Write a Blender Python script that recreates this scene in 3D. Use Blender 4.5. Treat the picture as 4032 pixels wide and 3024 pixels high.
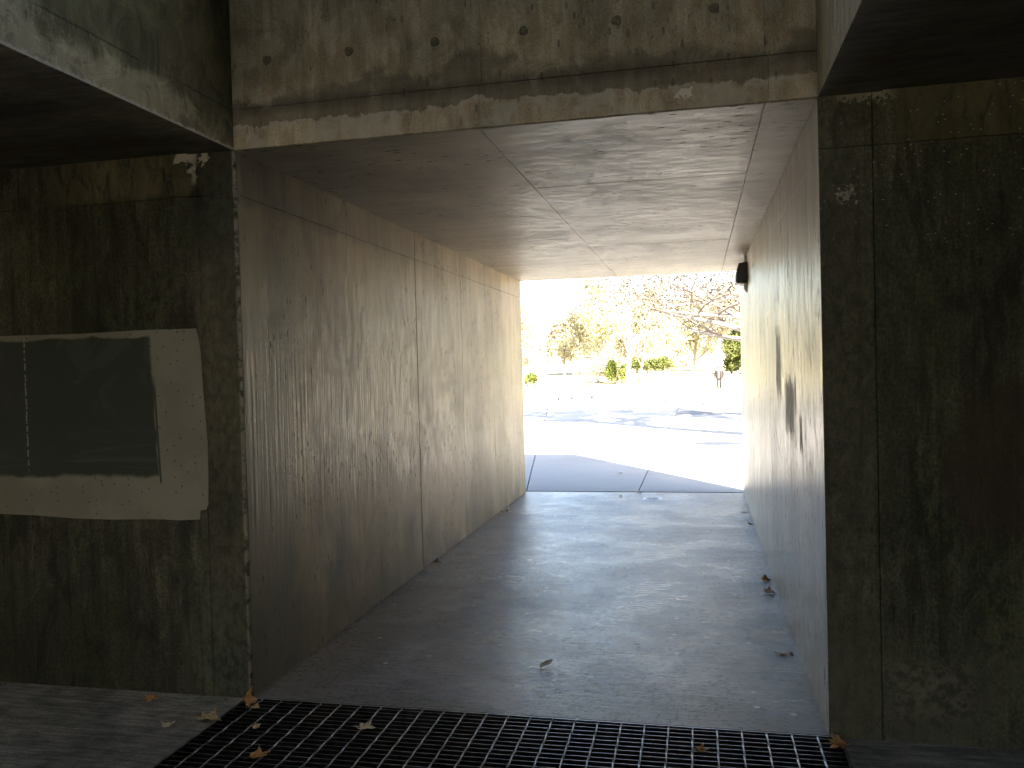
import bpy, bmesh, math, random
from mathutils import Vector, Matrix

for o in list(bpy.data.objects):
    bpy.data.objects.remove(o)
SC = bpy.context.scene
COL = SC.collection
PI = math.pi
rnd = random.Random(7)

# ------------------------------------------------------------------ camera
CAM_H = 1.6
yaw, pitch, roll = 0.21933, -0.01951, -0.02628
fw = Vector((-math.sin(yaw) * math.cos(pitch), math.cos(yaw) * math.cos(pitch), math.sin(pitch)))
r0 = Vector((math.cos(yaw), math.sin(yaw), 0.0))
u0 = r0.cross(fw)
rr = r0 * math.cos(roll) + u0 * math.sin(roll)
uu = u0 * math.cos(roll) - r0 * math.sin(roll)
cam_d = bpy.data.cameras.new('camera')
cam_d.sensor_width = 36.0
cam_d.lens = 3284.9 / 4032 * 36.0
cam_d.clip_start = 0.05
cam_d.clip_end = 2000
cam = bpy.data.objects.new('camera', cam_d)
COL.objects.link(cam)
M = Matrix((rr, uu, -fw)).transposed().to_4x4()
M.translation = Vector((0, 0, CAM_H))
cam.matrix_world = M
SC.camera = cam

# ------------------------------------------------------------------ light
SUN_EL = math.radians(38)
SUN_TO = Vector((0.539, -0.842, 0)).normalized()          # ground direction towards the sun
world = bpy.data.worlds.new('World')
SC.world = world
world.use_nodes = True
wn = world.node_tree.nodes
sky = wn.new('ShaderNodeTexSky')
sky.sky_type = 'NISHITA'
sky.sun_disc = False
sky.sun_elevation = SUN_EL
sky.sun_rotation = math.atan2(SUN_TO.x, SUN_TO.y)
sky.air_density = 1.0
sky.dust_density = 2.5
bg = wn['Background']
bg.inputs['Strength'].default_value = 0.075
world.node_tree.links.new(sky.outputs[0], bg.inputs[0])

sd = bpy.data.lights.new('sun', 'SUN')
sd.energy = 5.0
sd.angle = math.radians(0.53)
sd.color = (1.0, 0.90, 0.75)
sun = bpy.data.objects.new('sun', sd)
COL.objects.link(sun)
sdir = Vector((-SUN_TO.x * math.cos(SUN_EL), -SUN_TO.y * math.cos(SUN_EL), -math.sin(SUN_EL)))
sun.rotation_euler = sdir.to_track_quat('-Z', 'Y').to_euler()
sun.location = (20, -30, 30)

SC.view_settings.view_transform = 'Standard'
SC.view_settings.look = 'None'
SC.view_settings.gamma = 1.0
SC.view_settings.use_curve_mapping = False
SC.view_settings.exposure = 3.75
SC.render.engine = 'CYCLES'
cy = SC.cycles
cy.use_denoising = True
cy.use_adaptive_sampling = True
cy.adaptive_threshold = 0.03
cy.max_bounces = 6
cy.diffuse_bounces = 5
cy.glossy_bounces = 4
cy.transmission_bounces = 4
cy.sample_clamp_indirect = 8.0
cy.caustics_reflective = False
cy.caustics_refractive = False

# ------------------------------------------------------------------ main dimensions (metres)
XL, XR = -2.187, 0.514          # passage walls
YN, YF = 3.707, 10.452          # near and far end of the passage
ZC = 2.698                      # passage ceiling
GX0, GX1 = -2.222, 0.562        # grating
GY0, GY1 = 1.9, 3.722
ROOF = 4.32
SEAM_Z = 2.485


def ground_z(y):
    pts = [(-500, 0), (14, 0), (55, -0.35), (86, -0.35), (100, 0.28), (220, 2.2), (900, 3.0)]
    for (a, za), (b, zb) in zip(pts, pts[1:]):
        if y <= b:
            return za + (zb - za) * (y - a) / (b - a)
    return pts[-1][1]


# ------------------------------------------------------------------ shader helpers
class V:
    """scalar socket with arithmetic"""
    def __init__(s, nt, sock):
        s.nt, s.s = nt, sock

    def _m(s, op, *a, rev=False):
        n = s.nt.nodes.new('ShaderNodeMath')
        n.operation = op
        args = [s] + list(a)
        if rev:
            args = args[::-1]
        for i, x in enumerate(args):
            if isinstance(x, V):
                s.nt.links.new(x.s, n.inputs[i])
            else:
                n.inputs[i].default_value = x
        return V(s.nt, n.outputs[0])

    def __add__(s, o): return s._m('ADD', o)
    __radd__ = __add__
    def __sub__(s, o): return s._m('SUBTRACT', o)
    def __rsub__(s, o): return s._m('SUBTRACT', o, rev=True)
    def __mul__(s, o): return s._m('MULTIPLY', o)
    __rmul__ = __mul__
    def abs(s): return s._m('ABSOLUTE')
    def max(s, o): return s._m('MAXIMUM', o)
    def min(s, o): return s._m('MINIMUM', o)
    def gt(s, o): return s._m('GREATER_THAN', o)

    def ss(s, lo, hi, a=0.0, b=1.0):
        n = s.nt.nodes.new('ShaderNodeMapRange')
        n.interpolation_type = 'SMOOTHSTEP'
        s.nt.links.new(s.s, n.inputs[0])
        fl = lo > hi
        if fl:
            lo, hi, a, b = hi, lo, b, a
        n.inputs[1].default_value = lo
        n.inputs[2].default_value = hi
        n.inputs[3].default_value = a
        n.inputs[4].default_value = b
        return V(s.nt, n.outputs[0])


class Mat:
    def __init__(s, name):
        s.m = bpy.data.materials.new(name)
        s.m.use_nodes = True
        s.nt = s.m.node_tree
        s.b = s.nt.nodes['Principled BSDF']
        g = s.nt.nodes.new('ShaderNodeNewGeometry')
        sp = s.nt.nodes.new('ShaderNodeSeparateXYZ')
        s.nt.links.new(g.outputs['Position'], sp.inputs[0])
        s.X, s.Y, s.Z = (V(s.nt, sp.outputs[i]) for i in range(3))

    def vec(s, *a):
        n = s.nt.nodes.new('ShaderNodeCombineXYZ')
        for i, x in enumerate(a):
            if isinstance(x, V):
                s.nt.links.new(x.s, n.inputs[i])
            else:
                n.inputs[i].default_value = x
        return n.outputs[0]

    def noise(s, a, b, c=0.0, detail=4, rough=0.55, dist=0.0):
        n = s.nt.nodes.new('ShaderNodeTexNoise')
        n.inputs['Scale'].default_value = 1.0
        n.inputs['Detail'].default_value = detail
        n.inputs['Roughness'].default_value = rough
        n.inputs['Distortion'].default_value = dist
        n.inputs['Detail'].default_value = min(detail, 4)
        if not isinstance(c, V):
            n.noise_dimensions = '2D'
            s.nt.links.new(s.vec(a + c * 13.7, b + c * 7.3), n.inputs['Vector'])
        else:
            s.nt.links.new(s.vec(a, b, c), n.inputs['Vector'])
        return (V(s.nt, n.outputs['Fac']) - 0.5) * 1.35 + 0.5

    def voro(s, a, b, c=0.0, feature='F1', rand=1.0):
        n = s.nt.nodes.new('ShaderNodeTexVoronoi')
        n.feature = feature
        n.inputs['Scale'].default_value = 1.0
        n.inputs['Randomness'].default_value = rand
        n.voronoi_dimensions = '2D'
        s.nt.links.new(s.vec(a + c * 13.7, b + c * 7.3), n.inputs['Vector'])
        return V(s.nt, n.outputs['Distance']), n.outputs.get('Color')

    def lum(s, colsock):
        n = s.nt.nodes.new('ShaderNodeSeparateColor')
        s.nt.links.new(colsock, n.inputs[0])
        return V(s.nt, n.outputs[0])

    def rgb(s, c):
        n = s.nt.nodes.new('ShaderNodeRGB')
        n.outputs[0].default_value = (c[0], c[1], c[2], 1)
        return n.outputs[0]

    def mix(s, a, b, f, mode='MIX'):
        n = s.nt.nodes.new('ShaderNodeMix')
        n.data_type = 'RGBA'
        n.blend_type = mode
        n.clamp_factor = True
        if isinstance(f, V):
            s.nt.links.new(f.s, n.inputs[0])
        else:
            n.inputs[0].default_value = f
        for x, i in ((a, 6), (b, 7)):
            if isinstance(x, (tuple, list)):
                n.inputs[i].default_value = (x[0], x[1], x[2], 1)
            else:
                s.nt.links.new(x, n.inputs[i])
        return n.outputs[2]

    def scale(s, c, f):
        n = s.nt.nodes.new('ShaderNodeVectorMath')
        n.operation = 'SCALE'
        s.nt.links.new(c, n.inputs[0])
        if isinstance(f, V):
            s.nt.links.new(f.s, n.inputs['Scale'])
        else:
            n.inputs['Scale'].default_value = f
        return n.outputs[0]

    def orand(s):
        n = s.nt.nodes.new('ShaderNodeObjectInfo')
        return V(s.nt, n.outputs['Random'])

    def done(s, col, rough=0.6, bump=None, strength=0.3, dist=0.01, spec=0.5):
        L = s.nt.links
        L.new(col, s.b.inputs['Base Color']) if not isinstance(col, tuple) else None
        if isinstance(col, tuple):
            s.b.inputs['Base Color'].default_value = (*col, 1)
        if isinstance(rough, V):
            L.new(rough.s, s.b.inputs['Roughness'])
        else:
            s.b.inputs['Roughness'].default_value = rough
        s.b.inputs['Specular IOR Level'].default_value = spec
        if bump is not None:
            n = s.nt.nodes.new('ShaderNodeBump')
            n.inputs['Strength'].default_value = strength
            n.inputs['Distance'].default_value = dist
            L.new(bump.s, n.inputs['Height'])
            L.new(n.outputs[0], s.b.inputs['Normal'])
        return s.m


def plain(name, c, rough=0.6, metal=0.0, var=0.15, scale=20):
    m = Mat(name)
    k = m.noise(m.X * scale, m.Y * scale, m.Z * scale, 3)
    m.b.inputs['Metallic'].default_value = metal
    return m.done(m.scale(m.rgb(c), k.ss(0.2, 0.8, 1 - var, 1 + var)), rough)


def base_concrete(m, U, W, base, seed=0.0, streak=1.0, pits=1.0, big=1.0, mott=1.0):
    """U runs across the form-board grain, W along it. returns colour, bump height, roughness"""
    k1 = m.noise(U * 1.1, W * 0.7, seed, 5, 0.6)
    k2 = m.noise(U * 7.0, W * 0.45, seed + 3.1, 5, 0.6)
    k3 = m.noise(U * 55.0, W * 1.6, seed + 7.7, 4, 0.6)
    k4 = m.noise(U * 130.0, W * 90.0, seed + 1.7, 3, 0.6)
    k5 = m.noise(U * 16.0, W * 5.0, seed + 9.3, 5, 0.65)
    k6 = m.noise(U * 4.2, W * 2.6, seed + 6.1, 3, 0.7)
    sh = (k1.ss(0.28, 0.72, 1 - 0.26 * big, 1 + 0.16 * big)
          * k2.ss(0.3, 0.72, 1 - 0.13 * streak, 1 + 0.08 * streak)
          * k3.ss(0.25, 0.75, 1 - 0.13 * streak, 1 + 0.07 * streak)
          * k4.ss(0.25, 0.75, 1 - 0.15 * mott, 1 + 0.10 * mott)
          * k5.ss(0.32, 0.70, 1 - 0.17 * mott, 1 + 0.10 * mott)
          * k6.ss(0.35, 0.68, 1 - 0.12 * mott, 1 + 0.08 * mott))
    d, c = m.voro(U * 26.0, W * 9.0, seed + 2.2)
    gate = m.lum(c)
    area = m.noise(U * 1.7, W * 1.3, seed + 5.5, 3)
    hole = d.ss(0.20, 0.12) * gate.ss(0.80, 0.86) * area.ss(0.42, 0.58)
    d2, c2 = m.voro(U * 80.0, W * 30.0, seed + 4.2)
    hole2 = d2.ss(0.26, 0.14) * m.lum(c2).ss(0.78, 0.84) * area.ss(0.5, 0.62)
    hole = hole.max(hole2 * 0.7)
    sh = sh * (1.0 - hole * (0.62 * pits)) * m.orand().ss(0.0, 1.0, 0.94, 1.05)
    col = m.mix(m.rgb(base), m.rgb((base[0] * 0.93, base[1] * 0.98, base[2] * 1.08)), k5.ss(0.35, 0.7))
    col = m.scale(col, sh)
    h = k3 * 0.35 * streak + k4 * 0.12 + k5 * 0.25 - hole * 0.8
    rough = k1.ss(0.3, 0.7, 0.42, 0.36) + k5.ss(0.3, 0.7, 0.0, 0.10) + hole * 0.3
    return col, h, rough


# ------------------------------------------------------------------ mesh helpers
def mesh_obj(name, verts, faces, mat=None, parent=None, smooth=False):
    me = bpy.data.meshes.new(name)
    me.from_pydata(verts, [], faces)
    me.validate()
    if smooth:
        me.polygons.foreach_set('use_smooth', [True] * len(me.polygons))
    o = bpy.data.objects.new(name, me)
    if mat:
        for k in (mat if isinstance(mat, (list, tuple)) else [mat]):
            me.materials.append(k)
    COL.objects.link(o)
    if parent:
        o.parent = parent
    return o


class MB:
    def __init__(s):
        s.v, s.f = [], []

    def box(s, a, b):
        i = len(s.v)
        s.v += [(x, y, z) for z in (a[2], b[2]) for y in (a[1], b[1]) for x in (a[0], b[0])]
        s.f += [tuple(i + k for k in q) for q in ((0, 2, 3, 1), (4, 5, 7, 6), (0, 1, 5, 4), (2, 6, 7, 3), (0, 4, 6, 2), (1, 3, 7, 5))]
        return s

    def quad(s, *p):
        i = len(s.v)
        s.v += [tuple(q) for q in p]
        s.f.append(tuple(range(i, i + len(p))))
        return s

    def tube(s, pts, rad, n=6, cap=True):
        """pts list of Vector, rad list of radii"""
        prev = None
        ref = Vector((0.31, 0.95, 0.05))
        rings = []
        for k, p in enumerate(pts):
            a = pts[min(k + 1, len(pts) - 1)] - pts[max(k - 1, 0)]
            if a.length < 1e-9:
                a = Vector((0, 0, 1))
            a.normalize()
            e1 = a.cross(ref)
            if e1.length < 1e-3:
                e1 = a.cross(Vector((1, 0, 0)))
            e1.normalize()
            e2 = a.cross(e1)
            i = len(s.v)
            for j in range(n):
                t = 2 * PI * j / n
                q = p + (e1 * math.cos(t) + e2 * math.sin(t)) * rad[k]
                s.v.append(q[:])
            rings.append(i)
        for a, b in zip(rings, rings[1:]):
            for j in range(n):
                s.f.append((a + j, a + (j + 1) % n, b + (j + 1) % n, b + j))
        if cap:
            s.f.append(tuple(rings[0] + j for j in range(n))[::-1])
            s.f.append(tuple(rings[-1] + j for j in range(n)))
        return s

    def lathe(s, prof, n=24, c=(0, 0, 0)):
        """prof [(r,z)...]"""
        i0 = len(s.v)
        for r, z in prof:
            for j in range(n):
                t = 2 * PI * j / n
                s.v.append((c[0] + r * math.cos(t), c[1] + r * math.sin(t), c[2] + z))
        for k in range(len(prof) - 1):
            for j in range(n):
                a, b = i0 + k * n, i0 + (k + 1) * n
                s.f.append((a + j, a + (j + 1) % n, b + (j + 1) % n, b + j))
        s.f.append(tuple(i0 + j for j in range(n))[::-1])
        e = i0 + (len(prof) - 1) * n
        s.f.append(tuple(e + j for j in range(n)))
        return s

    def build(s, name, mat, parent=None, smooth=False):
        return mesh_obj(name, s.v, s.f, mat, parent, smooth)


def tag(o, label, cat, group=None):
    o['label'] = label
    o['category'] = cat
    if group:
        o['group'] = group
    return o


def struct(o):
    o['kind'] = 'structure'
    return o


def empty(name, loc, rz=0.0):
    o = bpy.data.objects.new(name, None)
    o.empty_display_size = 0.2
    COL.objects.link(o)
    o.location = loc
    o.rotation_euler = (0, 0, rz)
    return o


# ------------------------------------------------------------------ concrete materials
WARM = (0.37, 0.325, 0.25)


def mat_left_wall():
    m = Mat('board_formed_concrete_left')
    c, h, r = base_concrete(m, m.Y, m.Z, (0.48, 0.355, 0.185), 1.0, 0.8, 1.0, 0.5, 0.42)
    # green-black staining, with weaker light painted in, near the floor and near end
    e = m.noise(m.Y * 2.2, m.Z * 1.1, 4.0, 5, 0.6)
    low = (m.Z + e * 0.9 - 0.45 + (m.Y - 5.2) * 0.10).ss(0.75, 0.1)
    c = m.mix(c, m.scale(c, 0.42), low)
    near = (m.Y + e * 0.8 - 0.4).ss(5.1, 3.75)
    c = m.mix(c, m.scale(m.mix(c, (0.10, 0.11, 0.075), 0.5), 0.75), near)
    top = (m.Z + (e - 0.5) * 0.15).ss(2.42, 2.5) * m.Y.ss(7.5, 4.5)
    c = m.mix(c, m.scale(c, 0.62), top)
    bl = m.noise(m.Y * 3.2, m.Z * 2.4, 55.0, 3, 0.65, 0.8)
    c = m.mix(c, m.scale(m.mix(c, (0.16, 0.115, 0.07), 0.35), 0.72), bl.ss(0.58, 0.70) * m.Y.ss(7.5, 5.0) * 0.45)
    lt = m.noise(m.Y * 2.6, m.Z * 0.9, 71.0, 3, 0.6, 0.5)
    c = m.mix(c, m.scale(c, 1.10), lt.ss(0.50, 0.70))
    ridge = m.noise(m.Y * 38, m.Z * 1.3, 8.0, 3, 0.5)
    zone = m.Z.ss(0.6, 0.9) * m.Z.ss(2.0, 1.5) * m.Y.ss(6.6, 5.8)
    h = h + ridge * zone * 0.9
    return m.done(c, r, h, 0.5, 0.006)


def jag(m, yc, hw, zc, hh, U, Z, seed):
    n1 = m.noise(U * 26, Z * 2.0, seed, 4, 0.65)
    n2 = m.noise(U * 60, Z * 5.0, seed + 2, 3, 0.6)
    a = (U - yc).abs() * (1.0 / hw)
    b = (Z - zc).abs() * (1.0 / hh)
    d = a.max(b) + (n1 - 0.5) * 1.7 + (n2 - 0.5) * 0.7
    return d.ss(0.93, 0.82)


def mat_right_wall():
    m = Mat('board_formed_concrete_right')
    c, h, r = base_concrete(m, m.Y, m.Z, (0.53, 0.43, 0.275), 21.0, 1.0, 1.0, 0.4, 0.5)
    # dark hairlines between boards
    bw = m.noise(m.Y * 1.2, 0.0, 3.0, 2)
    d, cc = m.voro(m.Y * 7.0 + bw * 2.0, m.Z * 0.10, 0.0, 'DISTANCE_TO_EDGE')
    brk = m.noise(m.Y * 3.0, m.Z * 1.4, 12.0, 3)
    line = d.ss(0.035, 0.012) * brk.ss(0.42, 0.56) * m.Z.ss(0.7, 1.2)
    c = m.mix(c, m.scale(c, 0.42), line)
    fl = m.noise(m.Y * 9, m.Z * 1.0, 33, 5, 0.7)
    c = m.mix(c, m.mix(c, (0.62, 0.56, 0.44), 0.7), fl.ss(0.58, 0.68) * 0.6)
    # bare scabs where the skim coat has peeled
    p = jag(m, 5.68, 0.17, 1.58, 0.22, m.Y, m.Z, 1.3).max(jag(m, 5.02, 0.30, 1.33, 0.17, m.Y, m.Z, 9.1))
    p = p.max(jag(m, 4.52, 0.06, 1.22, 0.09, m.Y, m.Z, 15.0))
    k = m.noise(m.Y * 40, m.Z * 6, 6.0, 3)
    c = m.mix(c, m.scale(m.rgb((0.31, 0.255, 0.18)), k.ss(0.3, 0.7, 0.6, 1.35)), p * 0.9)
    h = h - p * 0.9 - line * 0.8
    return m.done(c, r - 0.09 + p * 0.3, h, 0.42, 0.006)


def mat_ceiling():
    m = Mat('board_formed_concrete_ceiling')
    c, h, r = base_concrete(m, m.Y, m.X, (0.56, 0.46, 0.295), 41.0, 0.7, 1.4, 0.3, 0.45)
    sp, cc = m.voro(m.Y * 11, m.X * 6.5, 2.0)
    ar = m.noise(m.X * 1.1, m.Y * 0.8, 14.0, 3)
    blot = sp.ss(0.22, 0.14) * m.lum(cc).ss(0.62, 0.68) * ar.ss(0.46, 0.6) * m.X.ss(-1.2, -0.8)
    c = m.mix(c, m.scale(c, 0.66), blot)
    wd = sp.ss(0.16, 0.13) * m.lum(cc).ss(0.30, 0.26) * m.X.ss(-0.85, -0.65) * m.X.ss(0.12, -0.05) * m.Y.ss(4.25, 4.1)
    c = m.mix(c, (0.75, 0.72, 0.66), wd)
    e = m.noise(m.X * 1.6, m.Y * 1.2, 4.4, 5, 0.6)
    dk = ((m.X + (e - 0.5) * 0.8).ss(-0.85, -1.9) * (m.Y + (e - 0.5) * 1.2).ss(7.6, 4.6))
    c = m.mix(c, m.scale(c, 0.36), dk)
    return m.done(c, r, h, 0.45, 0.006)


def mat_lintel():
    m = Mat('water_stained_concrete')
    c, h, r = base_concrete(m, m.X, m.Z, (0.44, 0.365, 0.24), 61.0, 0.6, 0.7, 0.7, 1.1)
    e = m.noise(m.X * 1.5, m.Z * 0.6, 3.0, 4, 0.6)
    e2 = m.noise(m.X * 11.0, m.Z * 11.0, 1.0, 4, 0.7, 0.6)
    e3 = m.noise(m.X * 4.0, m.Z * 5.0, 13.0, 4, 0.65, 0.8)
    lo = m.Z - 2.812 - (e - 0.5) * 0.07 - (e2 - 0.5) * 0.05 - (e3 - 0.5) * 0.04
    hi = m.Z - 2.985 - (e - 0.5) * 0.30 - (e2 - 0.5) * 0.05 - (e3 - 0.5) * 0.10 - m.X.ss(-0.8, 0.4) * 0.05
    wet = lo.ss(0.0, 0.006) * hi.ss(0.035, -0.02) * e3.ss(0.25, 0.5, 0.65, 1.0)
    c = m.mix(c, m.scale(m.mix(c, (0.19, 0.155, 0.11), 0.35), 0.62), wet)
    blotch = m.noise(m.X * 3.3, m.Z * 4.0, 44.0, 4, 0.7, 0.8)
    c = m.mix(c, m.scale(c, 0.74), blotch.ss(0.52, 0.68) * m.Z.ss(2.95, 3.05) * 0.8)
    pk = m.noise(m.X * 45, m.Z * 16, 47.0, 3, 0.7)
    c = m.mix(c, m.scale(c, 0.45), pk.ss(0.72, 0.80) * blotch.ss(0.40, 0.55) * m.Z.ss(2.97, 3.05))
    seam = (m.Z - 2.89).ss(0.05, 0.0) * (m.Z - 2.89).ss(-0.06, -0.0)
    c = m.mix(c, m.scale(c, 0.6), seam * wet)
    edge = lo.ss(-0.03, -0.002) * lo.ss(0.004, 0.0)
    c = m.mix(c, m.mix(c, (0.40, 0.37, 0.31), 0.7), edge * e2.ss(0.4, 0.6))
    sal = m.noise(m.X * 5, m.Z * 7, 17.0, 5, 0.6)
    lowband = (m.Z.ss(2.81, 2.79)) * sal.ss(0.45, 0.62)
    c = m.mix(c, (0.43, 0.40, 0.33), lowband * 0.55)
    drip = m.noise(m.X * 24, m.Z * 3.0, 27.0, 4, 0.7)
    dz = m.noise(m.X * 1.8, m.Z * 1.5, 30.0, 3)
    c = m.mix(c, m.scale(c, 0.35), drip.ss(0.74, 0.84) * dz.ss(0.52, 0.66) * m.Z.ss(2.98, 3.05))
    chip = m.noise(m.X * 30, m.Z * 30, 5.0, 3)
    cd = ((m.X + 0.025).abs() * 30).max((m.Z - 2.765).abs() * 40)
    c = m.mix(c, (0.6, 0.57, 0.5), (cd + (chip - 0.5) * 3.0).ss(0.75, 0.65))
    return m.done(c, 0.75, h, 0.5, 0.006, 0.3)


def mat_shaft(left):
    m = Mat('mossy_concrete' if left else 'pale_concrete')
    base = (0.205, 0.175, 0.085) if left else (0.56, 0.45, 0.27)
    c, h, r = base_concrete(m, m.Y, m.Z, base, 81.0 if left else 91.0, 0.6, 0.9, 1.4, 1.7 if left else 1.0)
    e = m.noise(m.Y * 1.8, m.Z * 2.2, 3.0, 5, 0.6)
    if left:
        g = m.noise(m.Y * 6.5, m.Z * 5.0, 17.0, 4, 0.7, 0.7)
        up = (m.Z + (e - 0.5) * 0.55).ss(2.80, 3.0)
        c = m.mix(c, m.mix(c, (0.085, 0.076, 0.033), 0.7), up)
        pale = (m.Z + (e - 0.5) * 0.30 + (g - 0.5) * 0.12).ss(2.86, 2.76)
        c = m.mix(c, m.mix(c, (0.34, 0.29, 0.175), 0.6), pale)
        c = m.mix(c, m.scale(c, 0.55), g.ss(0.50, 0.66) * 0.75)
        c = m.mix(c, m.scale(c, 1.5), g.ss(0.42, 0.32) * 0.5)
        cor = (m.Y + (e - 0.5) * 0.4).ss(3.30, 3.65)
        c = m.mix(c, m.scale(c, 0.6), cor * 0.8)
        q = m.noise(m.Y * 30, m.Z * 30, 9.0, 3, 0.7)
        sm = ((m.Z - 2.89 + (q - 0.5) * 0.01).abs()).ss(0.006, 0.002) * e.ss(0.35, 0.5)
        c = m.mix(c, m.scale(c, 0.45), sm)
        lip = (m.Z - 2.698 + (q - 0.5) * 0.03).ss(0.016, 0.004)
        c = m.mix(c, (0.42, 0.38, 0.28), lip * 0.8)
    return m.done(c, 0.75, h, 0.45, 0.006, 0.3)


def mat_soffit():
    m = Mat('dark_soffit_concrete')
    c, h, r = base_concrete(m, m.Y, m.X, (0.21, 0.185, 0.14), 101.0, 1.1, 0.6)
    return m.done(c, 0.8, h, 0.45, 0.006, 0.3)


def mat_facade(left):
    m = Mat('stained_concrete_left' if left else 'stained_concrete_right')
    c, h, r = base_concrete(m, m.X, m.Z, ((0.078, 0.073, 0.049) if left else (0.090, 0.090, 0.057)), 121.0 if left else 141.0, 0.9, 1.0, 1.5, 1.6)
    e = m.noise(m.X * 1.6, m.Z * 0.8, 5.0 if left else 6.5, 6, 0.62, 0.4)
    f = m.noise(m.X * 5.5, m.Z * 2.2, 2.0, 6, 0.65, 0.5)
    q = m.noise(m.X * 26, m.Z * 18, 8.0, 4, 0.7)
    g = m.noise(m.X * 13, m.Z * 4.5, 31.0, 4, 0.7, 0.8)
    t = m.noise(m.X * 75, m.Z * 60, 41.0, 3, 0.7)
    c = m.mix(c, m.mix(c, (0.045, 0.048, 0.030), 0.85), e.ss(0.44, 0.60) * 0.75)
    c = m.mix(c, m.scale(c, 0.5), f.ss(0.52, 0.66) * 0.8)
    c = m.mix(c, m.scale(c, 1.55), g.ss(0.54, 0.70) * 0.7)
    moss = m.noise(m.X * 3.0, m.Z * 1.5, 21.0, 5, 0.65)
    c = m.mix(c, (0.105, 0.118, 0.058), moss.ss(0.50, 0.70) * q.ss(0.35, 0.60) * 0.40)
    dp = m.noise(m.X * 17, m.Z * 0.55, 83.0, 4, 0.6)
    c = m.mix(c, m.scale(c, 0.55), dp.ss(0.55, 0.72) * 0.7)
    c = m.mix(c, m.scale(c, 1.35), dp.ss(0.42, 0.28) * 0.5)
    if not left:
        gs = m.noise(m.X * 9, m.Z * 0.8, 63.0, 4, 0.65, 0.4)
        c = m.mix(c, (0.125, 0.130, 0.062), gs.ss(0.45, 0.75) * q.ss(0.25, 0.70) * m.Z.ss(2.3, 1.5) * 0.4)
    c = m.scale(c, t.ss(0.28, 0.72, 0.72, 1.25))
    if left:
        band = (m.Z + (q - 0.5) * 0.02).ss(2.47, 2.53) * (m.X + (f - 0.5) * 0.5).ss(-3.45, -2.95) * g.ss(0.25, 0.55)
        c = m.mix(c, m.scale(m.rgb((0.135, 0.118, 0.064)), f.ss(0.3, 0.75, 1.25, 0.6)), band * 0.85)
        colm = (m.X + (f - 0.5) * 0.06).ss(-2.44, -2.40)
        c2 = m.scale(m.mix(m.rgb((0.105, 0.098, 0.066)), (0.032, 0.034, 0.024), e.ss(0.30, 0.70)), q.ss(0.2, 0.8, 0.65, 1.35))
        c = m.mix(c, c2, colm * 0.85)
        wh = m.noise(m.X * 13, m.Z * 13, 4.0, 5, 0.7)
        d = ((m.X + 2.43).abs() * 7.5) + (2.698 - m.Z) * 9.0 + (wh - 0.5) * 2.4
        c = m.mix(c, (0.50, 0.475, 0.40), d.ss(0.85, 0.55))
        drip = ((m.X + 2.41 - (wh - 0.5) * 0.05).abs()).ss(0.016, 0.007) * m.Z.ss(2.53, 2.57)
        c = m.mix(c, (0.45, 0.42, 0.35), drip * 0.7)
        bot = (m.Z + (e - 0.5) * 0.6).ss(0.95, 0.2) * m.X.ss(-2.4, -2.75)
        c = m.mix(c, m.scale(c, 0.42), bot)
        ef = (m.X).ss(-2.205, -2.192) * q.ss(0.3, 0.6)
        c = m.mix(c, (0.33, 0.31, 0.25), ef * 0.7)
        grn = (m.X.ss(-2.6, -2.45) * m.Z.ss(0.85, 0.35) * q.ss(0.25, 0.75))
        c = m.mix(c, (0.085, 0.10, 0.075), grn * 0.55)
    else:
        band = (m.Z + (q - 0.5) * 0.02).ss(2.46, 2.50) * (m.X + (f - 0.5) * 0.3).ss(0.70, 0.85) * g.ss(0.25, 0.55)
        c = m.mix(c, m.scale(m.rgb((0.115, 0.101, 0.054)), f.ss(0.3, 0.75, 1.2, 0.6)), band * 0.8)
        dx, dz = (m.X - 1.16) * 4.6, (m.Z - 1.12) * 2.9
        red = ((dx * dx + dz * dz) + (e - 0.5) * 2.6 + (f - 0.5) * 2.2).ss(1.15, 0.75)
        c = m.mix(c, m.scale(m.mix(c, (0.085, 0.05, 0.038), 0.6), 0.6), red * 0.9)
        sc, sc2 = m.voro(m.X * 36 + m.Z * 14, m.Z * 60 - m.X * 20, 3.0)
        fleck = sc.ss(0.20, 0.1) * m.lum(sc2).ss(0.93, 0.95) * m.Z.ss(1.9, 2.2)
        c = m.mix(c, (0.42, 0.40, 0.33), fleck * 0.8)
        ch = m.noise(m.X * 55, m.Z * 55, 6.0, 4, 0.7)
        cd = ((m.X - 0.620).abs() * 19).max((m.Z - 2.285).abs() * 24)
        c = m.mix(c, (0.42, 0.40, 0.33), (cd + (ch - 0.5) * 3.6).ss(0.45, 0.3))
        tp = (2.70 - m.Z) * 22.0 + (ch - 0.5) * 3.0
        c = m.mix(c, (0.36, 0.33, 0.26), tp.ss(0.7, 0.5) * m.X.ss(0.56, 0.62) * m.X.ss(0.85, 0.75))
        strip = m.X.ss(0.72, 0.70)
        c = m.mix(c, m.mix(c, m.scale(m.rgb((0.095, 0.085, 0.06)), q.ss(0.3, 0.7, 0.7, 1.35)), 0.35), strip)
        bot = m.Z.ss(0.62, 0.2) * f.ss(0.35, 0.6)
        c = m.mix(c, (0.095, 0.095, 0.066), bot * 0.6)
        ar = m.noise(m.X * 20, m.Z * 20, 60.0, 5, 0.7)
        lump = ((m.X - 0.92).abs() * 4.5).max((m.Z - 0.22).abs() * 6.0)
        c = m.mix(c, m.scale(m.rgb((0.12, 0.115, 0.085)), ar.ss(0.3, 0.7, 0.4, 1.3)), (lump + (ar - 0.5) * 2.0).ss(1.0, 0.7) * 0.7)
    return m.done(c, 0.72, h + q * 0.3, 0.5, 0.008, 0.3)


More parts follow.
